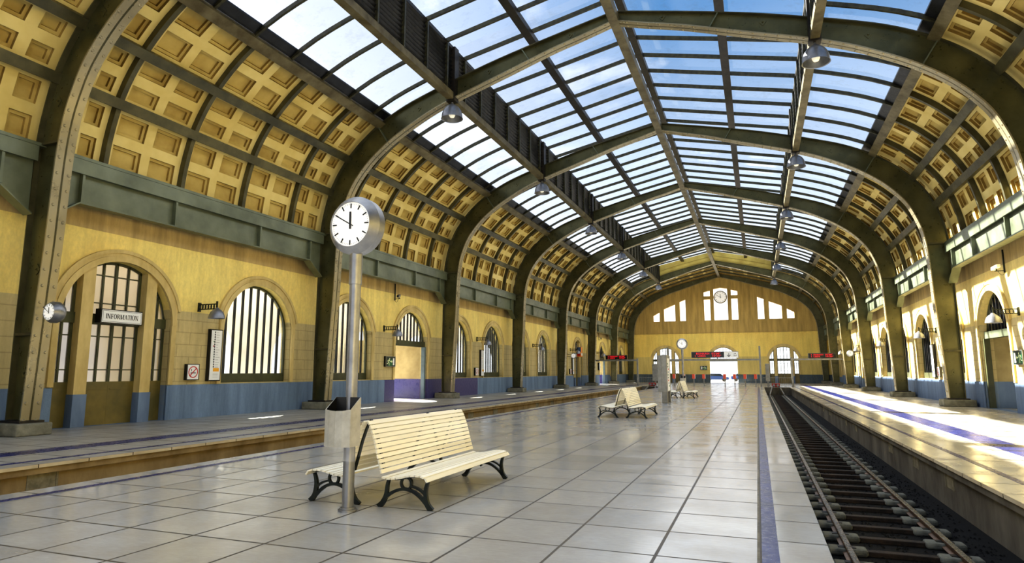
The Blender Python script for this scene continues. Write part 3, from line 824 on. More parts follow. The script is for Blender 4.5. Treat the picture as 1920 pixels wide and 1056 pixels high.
# central doorway: arch fanlight above an open door
m = MB(); c = EC[1]
ring(m, c, R1, R1 + .42, 4.05, lambda u, v, d: (u, END + d, v), -.06, .02)
o = m.build('door_%d' % 40, 'stone', kind='structure')
fE = lambda u, v, d: (u, END + d, v)
m = MB(); m.prism([(c - 2.1, 3.36), (c + 2.1, 3.36), (c + 2.1, 3.78), (c - 2.1, 3.78)], fE, .2, .4); m.build('transom', 'frame', o)
fr = MB()
for i in range(9):
    x = c - 1.9 + 3.8 * i / 8; fr.prism([(x - .025, 3.7), (x + .025, 3.7), (x + .025, ZS + math.sqrt(max(.05, R1 ** 2 - (x - c) ** 2))), (x - .025, ZS + math.sqrt(max(.05, R1 ** 2 - (x - c) ** 2)))], fE, .28, .34)
for zz in (4.3, 4.9):
    h = math.sqrt(R1 ** 2 - (zz - ZS) ** 2); fr.prism([(c - h, zz - .02), (c + h, zz - .02), (c + h, zz + .02), (c - h, zz + .02)], fE, .28, .34)
ring(fr, c, R1 - .08, R1 + .01, 3.7, fE, .26, .36)
fr.build('fanlight_frame', 'frame', o)
# clock on the gable
def clock_face(t, r, yf, face='face', sgn=-1, rim=None):
    """face disc, ticks and hands; looks along sgn*Y"""
    P = lambda a, rr, y: (rr * math.sin(a) * (1 if sgn < 0 else -1), y, rr * math.cos(a))
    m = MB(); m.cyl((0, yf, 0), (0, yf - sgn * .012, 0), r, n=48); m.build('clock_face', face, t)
    y1 = yf + sgn * .006
    tk = MB(); mt = MB()
    for i in range(60):
        a = 2 * PI * i / 60
        if i % 5 == 0: tk.bar(P(a, r * .72, y1), P(a, r * .93, y1), r * .055, .006, up=(0, 1, 0))
        else: mt.bar(P(a, r * .86, y1), P(a, r * .93, y1), r * .014, .004, up=(0, 1, 0))
    tk.build('hour_marks', 'black', t); mt.build('minute_marks', 'tick', t)
    ah = 2 * PI * (-2 / 360.0) + .02; am = 2 * PI * (50 / 60)
    y2 = yf + sgn * .014
    MB().bar(P(ah + PI, r * .22, y2), P(ah, r * .56, y2), r * .085, .008, up=(0, 1, 0)).build('hour_hand', 'black', t)
    y3 = yf + sgn * .024
    MB().bar(P(am + PI, r * .2, y3), P(am, r * .87, y3), r * .045, .006, up=(0, 1, 0)).build('minute_hand', 'black', t)
t = thing('wall_clock', 'big round clock with ochre rim high on the end wall gable', 'clock', (.05, END - .12, 13.66))
MB().lathe([(1.04, .14), (1.04, -.02), (.98, -.08), (.9, -.06), (.9, .1)], (0, 0, 0), axis='Y', n=48).build('clock_rim', 'door', t, smooth=True)
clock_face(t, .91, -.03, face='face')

# ------------------------------------------------------------------ clocks on columns and poles
def round_clock(t, r, depth, y=0.0):
    """double sided drum clock centred on the origin of t, faces -Y and +Y"""
    rf = r * .77
    MB().lathe([(rf * .98, -depth / 2 - .0), (rf, -depth / 2 - .03 * r / .4), (r, -depth * .22), (r, depth * .22), (rf, depth / 2 + .03 * r / .4), (rf * .98, depth / 2)], (0, 0, 0), axis='Y', n=56).build('clock_housing', 'silver', t, smooth=True)
    clock_face(t, rf * .99, -depth / 2 - .005)
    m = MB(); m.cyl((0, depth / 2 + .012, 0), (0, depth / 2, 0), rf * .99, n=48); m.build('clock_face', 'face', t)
def pole_clock(x, y, label):
    t = thing('platform_clock', label, 'clock', (x, y, 3.785))
    round_clock(t, .405, .3)
    z = -3.785
    MB().cyl((0, 0, -.38), (0, 0, -.81), .088, n=24).cyl((0, 0, -.81), (0, 0, z + .02), .076, n=24).build('pole', 'silver', t, smooth=True)
    MB().cyl((0, 0, z), (0, 0, z + .025), .125, n=24).cyl((0, 0, z + .025), (0, 0, z + .05), .1, n=24).build('base_flange', 'silver', t, smooth=True)
    b = thing('litter_bin', label.split(' standing')[0].replace('round platform clock on a steel pole', '') + ' grey steel litter bin with a slanted open top', 'bin', (x, y - .19, 1.15))
    return t, b
def fill_bin(b, label):
    b['label'] = label
    w, d = .195, .13; z0, zf, zb = -.31, .16, .31
    m = MB(); th = .012
    def shell(w, d, zz):
        return [(-w, -d + .035, z0), (-w * .5, -d - .005, z0), (0, -d - .015, z0), (w * .5, -d - .005, z0), (w, -d + .035, z0), (w, d, z0), (-w, d, z0)], [(-w, -d + .035, zf), (-w * .5, -d - .005, zf - .012), (0, -d - .015, zf - .015), (w * .5, -d - .005, zf - .012), (w, -d + .035, zf), (w, d, zb), (-w, d, zb)]
    lo, hi = shell(w, d, 0)
    n = 7
    v = lo + hi; f = [(i, (i + 1) % n, n + (i + 1) % n, n + i) for i in range(n)] + [tuple(range(n))]
    m.add(v, f); m.build('bin_body', 'bin', b)
    lo2 = [(x * .95, y * .93, z + .02) for x, y, z in lo]; hi2 = [(x * .95, y * .93, z) for x, y, z in hi]
    k = MB(); k.add(lo2 + hi2, [(i, (i + 1) % n, n + (i + 1) % n, n + i) for i in range(n)] + [tuple(range(n))]); k.build('bin_liner', 'black', b)
    k = MB(); k.add(hi + hi2, [(i, (i + 1) % n, n + (i + 1) % n, n + i) for i in range(n)]); k.build('bin_rim', 'bin', b)
t1, b1 = pole_clock(.015, 7.34, 'tall round platform clock on a steel pole beside the nearest benches'); fill_bin(b1, 'slant-topped brushed steel litter bin on the nearest clock pole')
t2, b2 = pole_clock(0, 48.6, 'distant round platform clock on a pole behind the farthest benches'); fill_bin(b2, 'small distant litter bin on the pole of the far platform clock')
t1.rotation_euler = (0, 0, 0)
def column_clock(sx, k, label):
    t = thing('bracket_clock', label, 'clock', (sx * 13.17, YK(k) - .1, 3.43), 'drum clocks bracketed from arch columns')
    round_clock(t, .3, .3)
    MB().cyl((sx * .25, 0, .12), (sx * .86, .25, .2), .022, n=8).cyl((sx * .25, 0, -.1), (sx * .86, .25, -.02), .022, n=8).build('bracket_arms', 'dark', t)
column_clock(-1, 0, 'small drum clock bracketed from the nearest shaded column beside INFORMATION')
column_clock(-1, 4, 'tiny drum clock bracketed from the fifth column of the shaded side')
column_clock(1, 4, 'tiny drum clock bracketed from the fifth column of the sunlit side')

# ------------------------------------------------------------------ floor, platforms and pits
def platform(name, x0, x1, mat, y1=79.0, fas=(), fmat='fascia'):
    m = MB(); m.add([(x0, -18, 0), (x1, -18, 0), (x1, y1, 0), (x0, y1, 0)], [(0, 1, 2, 3)]); o = m.build(name, mat, kind='structure')
    for (xe, s) in fas:      # s: direction the fascia faces
        a, b = sorted((xe, xe - s * .5)); 
        MB().box(a, b, -18, y1, -.066, -.002).build('coping', 'coping' , o)
        a, b = sorted((xe - s * .03, xe - s * .5)); MB().box(a, b, -18, y1, -.19, -.066).build('ledge', fmat, o)
        a, b = sorted((xe - s * .1, xe - s * .5)); MB().box(a, b, -18, y1, -1.0, -.19).build('fascia', fmat, o)
        jm = MB(); yy = 5.67 - 1.021 * 20
        while yy < y1:
            jm.box(min(xe - s * .02, xe + s * .003), max(xe - s * .02, xe + s * .003), yy - .007, yy + .007, -.066, .0); yy += 1.021
        jm.build('coping_joints', 'sleeper', o)
        for i in range(7):
            yb = (8.5 if i == 0 else 8.5 + 0) 
        ys = []
        for q in range(6):
            for off in ((8.9 + 10.2 * q - 0, 12.1 + 10.2 * q)): ys.append(off)
        base0 = (8.9, ) if s > 0 else ()
        lst = (8.9, 19.0, 22.2, 29.26, 32.45, 39.5, 42.7, 49.7, 52.8, 59.9, 63.0) if s > 0 else (8.0, 11.0, 15.15, 18.05, 21.15, 28.0, 31.0, 37.7, 41.0, 47.9, 51.0, 58.0, 61.2)
        for yy in lst:
            if abs(xe) < 6: continue
            n = MB(); a, b = sorted((xe - s * .095, xe - s * .12)); n.box(a, b, yy - .27, yy + .27, -.48, -.2)
            a, b = sorted((xe - s * .08, xe - s * .1)); n.box(a, b, yy - .3, yy - .26, -.48, -.19); n.box(a, b, yy + .26, yy + .3, -.48, -.19); 
            n.build('niche_cover', 'niche', o)
    return o
fl = platform('floor', -5.36, 5.69, 'tileC', fas=((-5.36, -1), (5.69, 1)))
fL = platform('floor_left', -WX - 2, -8.1, 'tileL', fas=((-8.1, 1),), fmat='fascia_w')
fR = platform('floor_right', 8.415, WX + 2, 'tileR', fas=((8.415, -1),))
m = MB(); m.add([(-WX - 2, 79, 0), (WX + 2, 79, 0), (WX + 2, END + .6, 0), (-WX - 2, END + .6, 0)], [(0, 1, 2, 3)]); m.build('floor_concourse', 'tileC', kind='structure')
def stripe(x0, x1, y0, y1, p): MB().box(x0, x1, y0, y1, -.01, .004).build('guide_stripe', 'stripe', p, label='blue tile stripe')
stripe(5.05, 5.21, -18, 79, fl); MB().box(5.005, 5.03, -18, 79, -.01, .003).build('expansion_joint', 'purlin', fl)
stripe(-4.94, -4.8, -18, 79, fl)
stripe(-10.6, -9.93, -18, 96, fL); stripe(-8.76, -8.58, -18, 79, fL)
stripe(10.28, 10.98, -18, 96, fR); stripe(8.97, 9.1, -18, 79, fR)
for x0, x1 in ((-8.1, -5.36), (5.69, 8.415)):
    MB().add([(x0 - .45, -18, PIT), (x1 + .45, -18, PIT), (x1 + .45, 79.2, PIT), (x0 - .45, 79.2, PIT)], [(0, 1, 2, 3)]).build('floor_ballast', 'ballast', kind='structure')
    MB().box(x0 - .45, x1 + .45, 79, 79.3, -1, -.001).build('wall_pit_end', 'fascia', kind='structure')
# ballast stones (uncountable)
rb = MB()
for i in range(5200):
    y = 2.0 + 30 * random.random() ** 1.6; x = random.uniform(5.75, 8.36); r = random.uniform(.012, .035)
    c = Vector((x, y, PIT + r * .2)); a = random.random() * 6.28
    rb.add([c + Vector((r * math.cos(a), r * math.sin(a), 0)), c + Vector((r * math.cos(a + 2.1), r * math.sin(a + 2.1), r * .2)), c + Vector((r * math.cos(a + 4.2), r * math.sin(a + 4.2), 0)), c + Vector((0, 0, r * random.uniform(.6, 1.1)))], [(0, 1, 3), (1, 2, 3), (2, 0, 3)])
rb.build('ballast_stones', 'ballast', kind='stuff', label='loose black ballast stones lying in the track bed', cat='ballast')

# ------------------------------------------------------------------ track
XC = 6.93; XR = (6.2, 7.63)
def track(xc, label, full=True):
    t = thing('railway_track', label, 'track', (xc, 0, PIT))
    for s in (-1, 1):
        xr = s * .715
        prof = [(-.07, .045), (.07, .045), (.07, .055), (.012, .075), (.012, .12), (.042, .13), (.042, .16), (-.042, .16), (-.042, .13), (-.012, .12), (-.012, .075), (-.07, .055)]
        m = MB(); m.prism(prof, lambda u, v, d: (u + xr, d, v), -12, 76.2)
        m.prism([(-.04, .1595), (.04, .1595), (.034, .167), (-.034, .167)], lambda u, v, d: (u + xr, d, v), -12, 76.2, mi=1)
        m.build('rail', ['rail', 'railtop'], t)
    if not full: return t
    n = 0; first = None; y = 2.6
    while y < 75.8:
        if first is None:
            sl = MB().box(-.95, .95, -.075, .075, 0, .075).build('sleeper', 'sleeper', t, bevel=.01); sl.location = (0, y, 0)
            bs = []
            for s in (-1, 1):
                b = MB().box(-.27, .27, -.14, .14, 0, .1).build('rail_block', 'block', sl, bevel=.035); b.location = (s * .715, 0, .0)
                c = MB().box(-.12, .12, -.06, .06, .03, .07)
                c.build('rail_clip', 'dark', sl).location = (s * .715, 0, .04)
            first = sl
        else:
            c = first.copy(); COL.objects.link(c); c.parent = t; c.location = (0, y, 0)
            for ch in first.children:
                d = ch.copy(); COL.objects.link(d); d.parent = c
        y += .845; n += 1
    return t
track(XC - .01, 'railway track on black ballast between the two tiled platforms')
track(-6.75, 'second railway track sunk beside the shaded platform', full=False)
def buffer(x, label):
    t = thing('buffer_stop', label, 'buffer stop', (x, 78.4, PIT))
    MB().box(-.42, .42, -.08, .08, .92, 1.32).build('buffer_beam', 'buffer_red', t, bevel=.02)
    for s in (-1, 1):
        MB().cyl((s * .2, -.08, 1.12), (s * .2, -.2, 1.12), .06, n=16).cyl((s * .2, -.2, 1.12), (s * .2, -.24, 1.12), .13, n=20).build('buffer_disc', 'silver', t)
        MB().bar((s * .715, -3.2, .16), (s * .36, 0, 1.0), .1, .12).build('strut', 'gantry', t)
        MB().bar((s * .4, .5, .1), (s * .36, 0, .95), .1, .1).build('strut', 'gantry', t)
    return t
buffer(XC, 'red buffer stop at the end of the track beside the sunlit platform')
buffer(-6.75, 'red buffer stop at the end of the track beside the shaded platform')

# ------------------------------------------------------------------ benches
def bez(pts, sub=6): return catmull(pts, sub)
def make_bench():
    t = thing('double_bench', 'nearest cream slatted back to back bench beside the tall clock pole', 'bench', (.09, 7.58, 0), 'back to back slatted benches')
    L = 2.95
    seat = bez([(.95, .375), (.92, .415), (.86, .44), (.76, .445), (.66, .435), (.55, .41), (.45, .395), (.36, .39), (.3, .4)], 6)
    back = bez([(.265, .45), (.245, .52), (.215, .62), (.185, .73), (.155, .84), (.12, .94), (.085, 1.03), (.045, 1.1), (.012, 1.135)], 6)
    def slats(path, s, pitch, w):
        m = MB(); acc = w / 2; d0 = 0
        for i in range(1, len(path)):
            a, b = path[i - 1], path[i]; l = math.dist(a, b)
            while acc <= d0 + l:
                tt = (acc - d0) / l; x = a[0] + (b[0] - a[0]) * tt; z = a[1] + (b[1] - a[1]) * tt; dx, dz = (b[0] - a[0]) / l, (b[1] - a[1]) / l
                m.obox((s * x, L / 2, z), (0, L / 2, 0), (s * dx * w / 2, 0, dz * w / 2), (-s * dz * .011, 0, dx * .011)); acc += pitch
            d0 += l
        return m
    for s in (-1, 1):
        slats(seat, s, .072, .058).build('seat_slats', 'slat', t)
        slats(back, s, .0665, .054).build('backrest_slats', 'slat', t)
        for y in (.14, L - .14):
            m = MB()
            W = .045
            def sw(p, h, sub=8):
                q = bez(p, sub); 
                hh = [h[0] + (h[1] - h[0]) * i / (len(q) - 1) for i in range(len(q))]
                m.sweep([(s * x, y, z) for x, z in q], W, hh)
            sw([(.155, 0), (.22, .06), (.27, .16), (.285, .28), (.31, .375)], (.075, .03))          # inner leg
            sw([(.955, 0), (.89, .08), (.865, .2), (.875, .3), (.905, .38)], (.075, .03))           # outer leg
            sw([(.2, .05), (.3, .155), (.43, .225), (.55, .25), (.68, .225), (.8, .15), (.9, .05)], (.04, .04))  # big arch
            sw([(.66, .29), (.75, .265), (.83, .22), (.875, .17)], (.028, .028))
            sw([(.3, .375), (.45, .375), (.6, .405), (.76, .425), (.88, .41)], (.028, .028))         # seat rail
            ring_ = [(.575 + .078 * math.cos(2 * PI * i / 24), .325 + .078 * math.sin(2 * PI * i / 24)) for i in range(25)]
            m.sweep([(s * x, y, z) for x, z in ring_], W, .026)
            m.build('end_frame', 'iron', t)
        for y in (.14, L * .6, L - .14):
            m = MB(); q = [(x - .022, z) for x, z in back]
            m.sweep([(s * x, y, z) for x, z in q], .05, .022)
            m.build('back_support', 'iron', t)
        for y in (L * .6,):
            m = MB(); m.sweep([(s * x, y, z - .024) for x, z in seat], .05, .02); m.build('seat_support', 'iron', t)
    return t
bench = make_bench()
copy_thing(bench, (.09, 25.1, 0), label='middle back to back cream bench standing alone before the grey poster pillar')
copy_thing(bench, (.12, 44.9, 0), label='farthest back to back cream bench beyond the grey poster pillar')

# ------------------------------------------------------------------ poster pillar
t = thing('poster_pillar', 'grey steel poster pillar with lit map case behind the middle bench', 'poster pillar', (0, 37.7, 0))
MB().box(-.28, .0, 0, 1.85, .62, 2.7).box(-.24, -.04, -.012, 0, .66, 2.66).build('case_body', 'gantry', t, bevel=.015)
MB().box(.0, .17, .0, 1.85, .62, 2.74).build('case_frame', 'gantry', t, bevel=.015)
MB().box(-.08, .24, -.03, .3, 0, 2.72).build('post', 'gantry', t, bevel=.02)
MB().box(-.08, .2, 1.6, 1.88, 0, 2.72).build('post', 'gantry', t, bevel=.02)
MB().box(.17, .2, .36, 1.56, .68, 2.55).build('poster', 'white', t)
m = MB()
for i in range(9): 
    y0_ = .45 + random.random() * .7; z0_ = .9 + i * .16; m.box(.2, .203, y0_, y0_ + .3, z0_, z0_ + .1, mi=i % 4)
m.build('poster_print', ['green', 'shopblue', 'red', 'greyprint'], t)

# ------------------------------------------------------------------ wall furniture
def wallpt(sx): return sx * WX
def hang(sx, y, z, name, label, cat, group=None):
    """thing whose local +X points away from the wall, local +Y runs along it"""
    return thing(name, label, cat, (sx * WX, y, z), group, rz=0 if sx < 0 else PI)
pl = None
for k in range(0, 6):
    for sx in (-1, 1):
        y = YK(k) + 7.1
        if sx > 0 and k == 0: continue
        lab = '%s wall lamp, grey dome on a pierced bracket, %s wall' % (ORD[k], SIDEW[sx])
        if pl is None:
            pl = hang(sx, y, 4.33, 'wall_lamp', lab, 'lamp', 'bracket lamps between the wall arches')
            m = MB(); m.box(-.01, .06, -.06, .06, -.19, .17); m.build('wall_plate', 'iron', pl)
            m = MB(); m.box(.05, .93, -.02, .02, .09, .115); m.box(.05, .93, -.02, .02, -.115, -.09)
            for i in range(6):
                cx = .13 + .145 * i; pts = [(cx + .09 * math.cos(2 * PI * q / 20), 0, .09 * math.sin(2 * PI * q / 20)) for q in range(21)]; m.sweep(pts, .04, .02)
            m.box(.9, .96, -.025, .025, -.2, .2); m.build('bracket', 'iron', pl)
            q = thing('lamp_holder', None, None); q.parent = pl; q.location = (.95, 0, -.13)
            bpy.data.objects.remove(q)
            m = MB(); pr = [(.05, .05), (.08, 0), (.16, -.05), (.24, -.14), (.29, -.26), (.31, -.38), (.3, -.385), (.27, -.26), (.2, -.14), (.03, -.05)]
            m.lathe([(r, h - .1) for r, h in pr], (.95, 0, 0), n=24); m.build('lamp_shade', 'lamp', pl, smooth=True)
            MB().lathe([(.001, -.45), (.07, -.42), (.09, -.34), (.03, -.2)], (.95, 0, 0), n=14).build('bulb', 'bulb', pl, smooth=True)
        else: copy_thing(pl, (sx * WX, y, 4.33), rz=0 if sx < 0 else PI, label=lab)
# route map boards and no smoking signs
def route_map(sx, y, label):
    t = hang(sx, y, 2.45, 'route_map', label, 'map board', 'tall route map boards')
    s = 1
    MB().box(0.0, .16, -.31, .31, -1.04, 1.04).build('case', 'black', t)
    MB().box(.16, .165, -.27, .27, -1.0, 1.0).build('map_sheet', 'white', t)
    m = MB(); r = random.Random(3)
    m.box(.165, .168, -.1, -.085, -.5, .93, mi=0)
    for i in range(15):
        z = .9 - i * .1; m.box(.166, .169, -.12, -.065, z, z + .05, mi=0); m.box(.165, .168, -.02, .08 + r.random() * .12, z, z + .018, mi=1)
    m.box(.166, .169, -.16, -.11, .52, .56, mi=2); m.box(.166, .169, -.18, -.11, .34, .38, mi=3)
    m.box(.165, .169, -.1, .2, -.66, -.52, mi=4)
    for i in range(4): m.box(.165, .168, -.1, .16, -.74 - i * .05, -.73 - i * .05, mi=1)
    m.build('map_print', ['black', 'tick', 'green', 'red', 'yellowtag'], t)
    if sx > 0: pass
def no_smoking(sx, y, label):
    t = hang(sx, y, 1.77, 'no_smoking_sign', label, 'sign', 'no smoking signs')
    MB().box(0.0, .14, -.3, .3, -.31, .31).build('case', 'black', t)
    MB().box(.14, .145, -.26, .26, -.28, .28).build('sign_panel', 'white', t)
    m = MB(); n = 40
    ro, ri = .225, .19
    o_ = [(ro * math.cos(2 * PI * i / n), ro * math.sin(2 * PI * i / n)) for i in range(n)]; i_ = [(ri * math.cos(2 * PI * i / n), ri * math.sin(2 * PI * i / n)) for i in range(n)]
    m.prism(o_, lambda u, v, d: (d, u, v), .146, .152, holes=[i_])
    m.bar((.15, -.145, -.145), (.15, .145, .145), .006, .035, up=(0, -1, 1)); m.build('prohibition_ring', 'red', t)
    MB().box(.146, .149, -.12, .13, -.04, -.01).box(.146, .149, -.12, -.08, -.08, -.05).box(.146, .149, -.1, -.07, .03, .12).box(.146, .149, .0, .13, -.075, -.06).build('cigarette_symbol', 'greyprint', t)
for sx in (-1, 1):
    for k, nm in ((0, 'near'), (2, 'middle'), (4, 'far')):
        if sx > 0 and k == 0: continue
        y = YK(k)
        route_map(sx, y + 7.95, 'tall narrow white route map in a black case, %s one, %s wall' % (nm, SIDEW[sx]))
        no_smoking(sx, y + 6.9, 'square no smoking sign in a black case, %s one, %s wall' % (nm, SIDEW[sx]))
def exit_sign(loc, rz, label, flip=1):
    t = thing('exit_sign', label, 'sign', loc, 'green emergency exit signs', rz=rz)
    MB().box(0, .13, -.54, .54, -.31, .31).build('case', 'black', t)
    MB().box(.13, .14, -.5, .5, -.27, .27).box(.12, .15, -.54, .54, .28, .31).box(.12, .15, -.54, .54, -.31, -.28).box(.12, .15, .51, .54, -.3, .3).box(.12, .15, -.54, -.51, -.3, .3).build('sign_frame', 'silver', t)
    MB().box(.14, .143, -.5, .5, -.27, .27).build('sign_panel', 'dgreen', t)
    MB().box(.143, .146, -.13 * flip - .17, -.13 * flip + .3, -.25, .12).build('door_symbol_panel', 'green', t)
    m = MB(); X = .148
    f = flip
    def P(u, v): return (X, u * f, v)
    m.cyl((.144, -.13 * f, .17), (.15, -.13 * f, .17), .04, n=14)
    for a, b, w in (((-.15, .12), (-.25, -.04), .07), ((-.17, .1), (-.32, .07), .03), ((-.32, .07), (-.37, -.01), .03), ((-.14, .1), (-.08, .0), .03), ((-.25, -.03), (-.33, -.12), .04), ((-.33, -.12), (-.44, -.13), .04), ((-.24, -.04), (-.17, -.1), .04), ((-.17, -.1), (-.18, -.24), .04)):
        m.bar(P(*a), P(*b), .006, w, up=(0, -(b[1] - a[1]), (b[0] - a[0]) * f))
    m.build('running_figure', 'cream_sym', t)
    m = MB(); m.prism([(-.05, .025), (.09, .025), (.09, .09), (.2, 0), (.09, -.09), (.09, -.025), (-.05, -.025)], lambda u, v, d: (d, u * f, v), .146, .152); m.build('arrow_symbol', 'cream_sym', t)
    m = MB(); m.box(.144, .15, min(.24 * f, .4 * f), max(.24 * f, .4 * f), -.22, .2); m.build('doorway_symbol', 'white', t)
exit_sign((-WX, 33.58, 2.38), 0, 'green running figure exit sign beside the doorway in the shaded wall')
exit_sign((WX, 33.2, 2.38), PI, 'green running figure exit sign beside the doorway in the sunlit wall', flip=-1)
exit_sign((-2.97, END, 2.34), -PI / 2, 'small green exit sign on the end wall beside the bright doorway', flip=-1)
# information sign on the nearest triple doorway
t = hang(-1, YK(0) + 3.74, 3.66, 'information_sign', 'white INFORMATION sign board above the nearest glazed doors', 'sign')
MB().box(-.12, .14, -.8, .76, -.24, .24).build('case', 'black', t)
MB().box(.14, .15, -.76, .74, -.21, .21).build('sign_panel', 'white', t)
m = MB()
for (a, b, c_, d) in ((-.73, .71, .175, .185), (-.73, .71, -.185, -.175), (-.73, -.72, -.185, .185), (.7, .71, -.185, .185)): m.box(.15, .153, a, b, c_, d)
m.build('border_line', 'black', t)
def roman(word, h, mb, fn):
    """roman capitals with thick and thin strokes and slab serifs, drawn as flat polygons"""
    T, N, sf = .17 * h, .06 * h, .055 * h
    x = 0
    def q(x0, z0, x1, z1): mb.prism([(x0, z0), (x1, z0), (x1, z1), (x0, z1)], fn, .15, .156)
    def diag(x0, z0, x1, z1, w): mb.prism([(x0 - w / 2, z0), (x0 + w / 2, z0), (x1 + w / 2, z1), (x1 - w / 2, z1)], fn, .15, .156)
    def stem(xc, w, serif=True):
        q(xc - w / 2, 0, xc + w / 2, h)
        if serif: q(xc - w / 2 - .06 * h, 0, xc + w / 2 + .06 * h, sf); q(xc - w / 2 - .06 * h, h - sf, xc + w / 2 + .06 * h, h)
    def oval(xc, zc, rx, rz, wx, wz, a0=0, a1=2 * PI, n=24):
        for i in range(n):
            a, b = a0 + (a1 - a0) * i / n, a0 + (a1 - a0) * (i + 1) / n
            mb.prism([(xc + rx * math.cos(a), zc + rz * math.sin(a)), (xc + rx * math.cos(b), zc + rz * math.sin(b)), (xc + (rx - wx) * math.cos(b), zc + (rz - wz) * math.sin(b)), (xc + (rx - wx) * math.cos(a), zc + (rz - wz) * math.sin(a))], fn, .15, .156)
    for ch in word:
        if ch == 'I': stem(x + .15 * h, T); x += .36 * h
        elif ch == 'N': stem(x + .1 * h, N); stem(x + .72 * h, N); diag(x + .68 * h, 0, x + .14 * h, h, T); x += .92 * h
        elif ch == 'F':
            stem(x + .15 * h, T); q(x + .15 * h, h - sf, x + .62 * h, h); q(x + .58 * h, h * .76, x + .62 * h, h); q(x + .15 * h, h * .48, x + .45 * h, h * .48 + sf); q(x + .42 * h, h * .38, x + .46 * h, h * .64); x += .7 * h
        elif ch == 'O': oval(x + .4 * h, h / 2, .4 * h, h * .52, T, N); x += .88 * h
        elif ch == 'R':
            stem(x + .15 * h, T); oval(x + .36 * h, h * .75, .26 * h, h * .25, T * .95, N, -PI / 2, PI / 2, 14); q(x + .15 * h, h - sf, x + .37 * h, h); q(x + .15 * h, h * .5, x + .37 * h, h * .5 + sf)
            diag(x + .66 * h, 0, x + .4 * h, h * .52, T); q(x + .56 * h, 0, x + .8 * h, sf); x += .82 * h
        elif ch == 'M':
            stem(x + .1 * h, N); stem(x + .9 * h, T); diag(x + .46 * h, 0, x + .16 * h, h, T); diag(x + .46 * h, 0, x + .84 * h, h, N); x += 1.14 * h
        elif ch == 'A':
            diag(x + .72 * h, 0, x + .4 * h, h, T); diag(x + .1 * h, 0, x + .38 * h, h, N); q(x + .18 * h, .32 * h, x + .62 * h, .32 * h + sf); q(x, 0, x + .22 * h, sf); q(x + .58 * h, 0, x + .86 * h, sf); x += .9 * h
        elif ch == 'T':
            q(x + .33 * h - T / 2, 0, x + .33 * h + T / 2, h); q(x + .2 * h, 0, x + .46 * h, sf); q(x, h - sf, x + .66 * h, h); q(x, h * .74, x + .04 * h, h); q(x + .62 * h, h * .74, x + .66 * h, h); x += .74 * h
    return x
probe = roman('INFORMATION', 1.0, MB(), lambda u, v, d: (d, u, v))
hh = .165; kx = 1.22 / (probe * hh); m = MB()
roman('INFORMATION', hh, m, lambda u, v, d: (d + .001, -.62 + u * kx, v - hh / 2)); m.build('lettering', 'black', t)
# shop sign on the fifth bay doorway
t = hang(-1, YK(4) + 10.47, 4.2, 'shop_sign', 'orange and blue box sign over the far shop doors, shaded wall', 'sign')
MB().box(0, .55, -.35, .35, -.65, .55).build('sign_box', 'shoporange', t, bevel=.02)
MB().box(.02, .53, -.37, -.35, -.05, .53).build('blue_panel', 'shopblue', t); MB().box(.1, .45, -.372, -.35, -.55, -.15).build('red_panel', 'red', t); MB().box(.551, .56, -.3, .3, -.5, -.2).build('white_panel', 'white', t)
t = hang(-1, 88.2, 2.45, 'ticket_box', 'small white box on the shaded wall beside the far doorway', 'box')
MB().box(0, .22, -.3, .3, -.5, .5).build('box_body', 'black', t); MB().box(.22, .24, -.27, .27, -.47, .47).build('box_front', 'white', t)
# security cameras
def cctv(sx, y, label):
    t = hang(sx, y, 6.3, 'security_camera', label, 'camera', 'security cameras under the girders')
    MB().box(.1, .16, -.03, .03, -.2, .82).build('mounting_pole', 'iron', t)
    MB().box(.1, .5, -.02, .02, -.13, -.1).box(.4, .44, -.02, .02, -.13, -.02).build('bracket_arm', 'iron', t)
    m = MB(); m.obox((.42, -.06, .06), (.06, -.19, -.05), (.08, .02, 0), (0, 0, .075)); m.build('camera_body', 'white' if sx > 0 else 'silver', t, bevel=.02)
    m = MB(); m.obox((.485, -.26, .01), (.01, -.03, -.01), (.06, .015, 0), (0, 0, .055)); m.build('lens_hood', 'black', t)
    pts = [(.13, 0, -.2), (.2, 0, -.3), (.28, 0, -.28), (.38, 0, -.12)]
    m = MB(); m.sweep([(x, 0, z) for x, z in catmull([(p[0], p[2]) for p in pts], 5)], .012, .012); m.build('cable', 'black', t)
cctv(-1, 33.9, 'grey security camera on a pole above the near doorway, shaded wall')
cctv(1, 33.7, 'white security camera on a pole above the near doorway, sunlit wall')
cctv(-1, 88.4, 'tiny security camera above the far doorway, shaded wall')

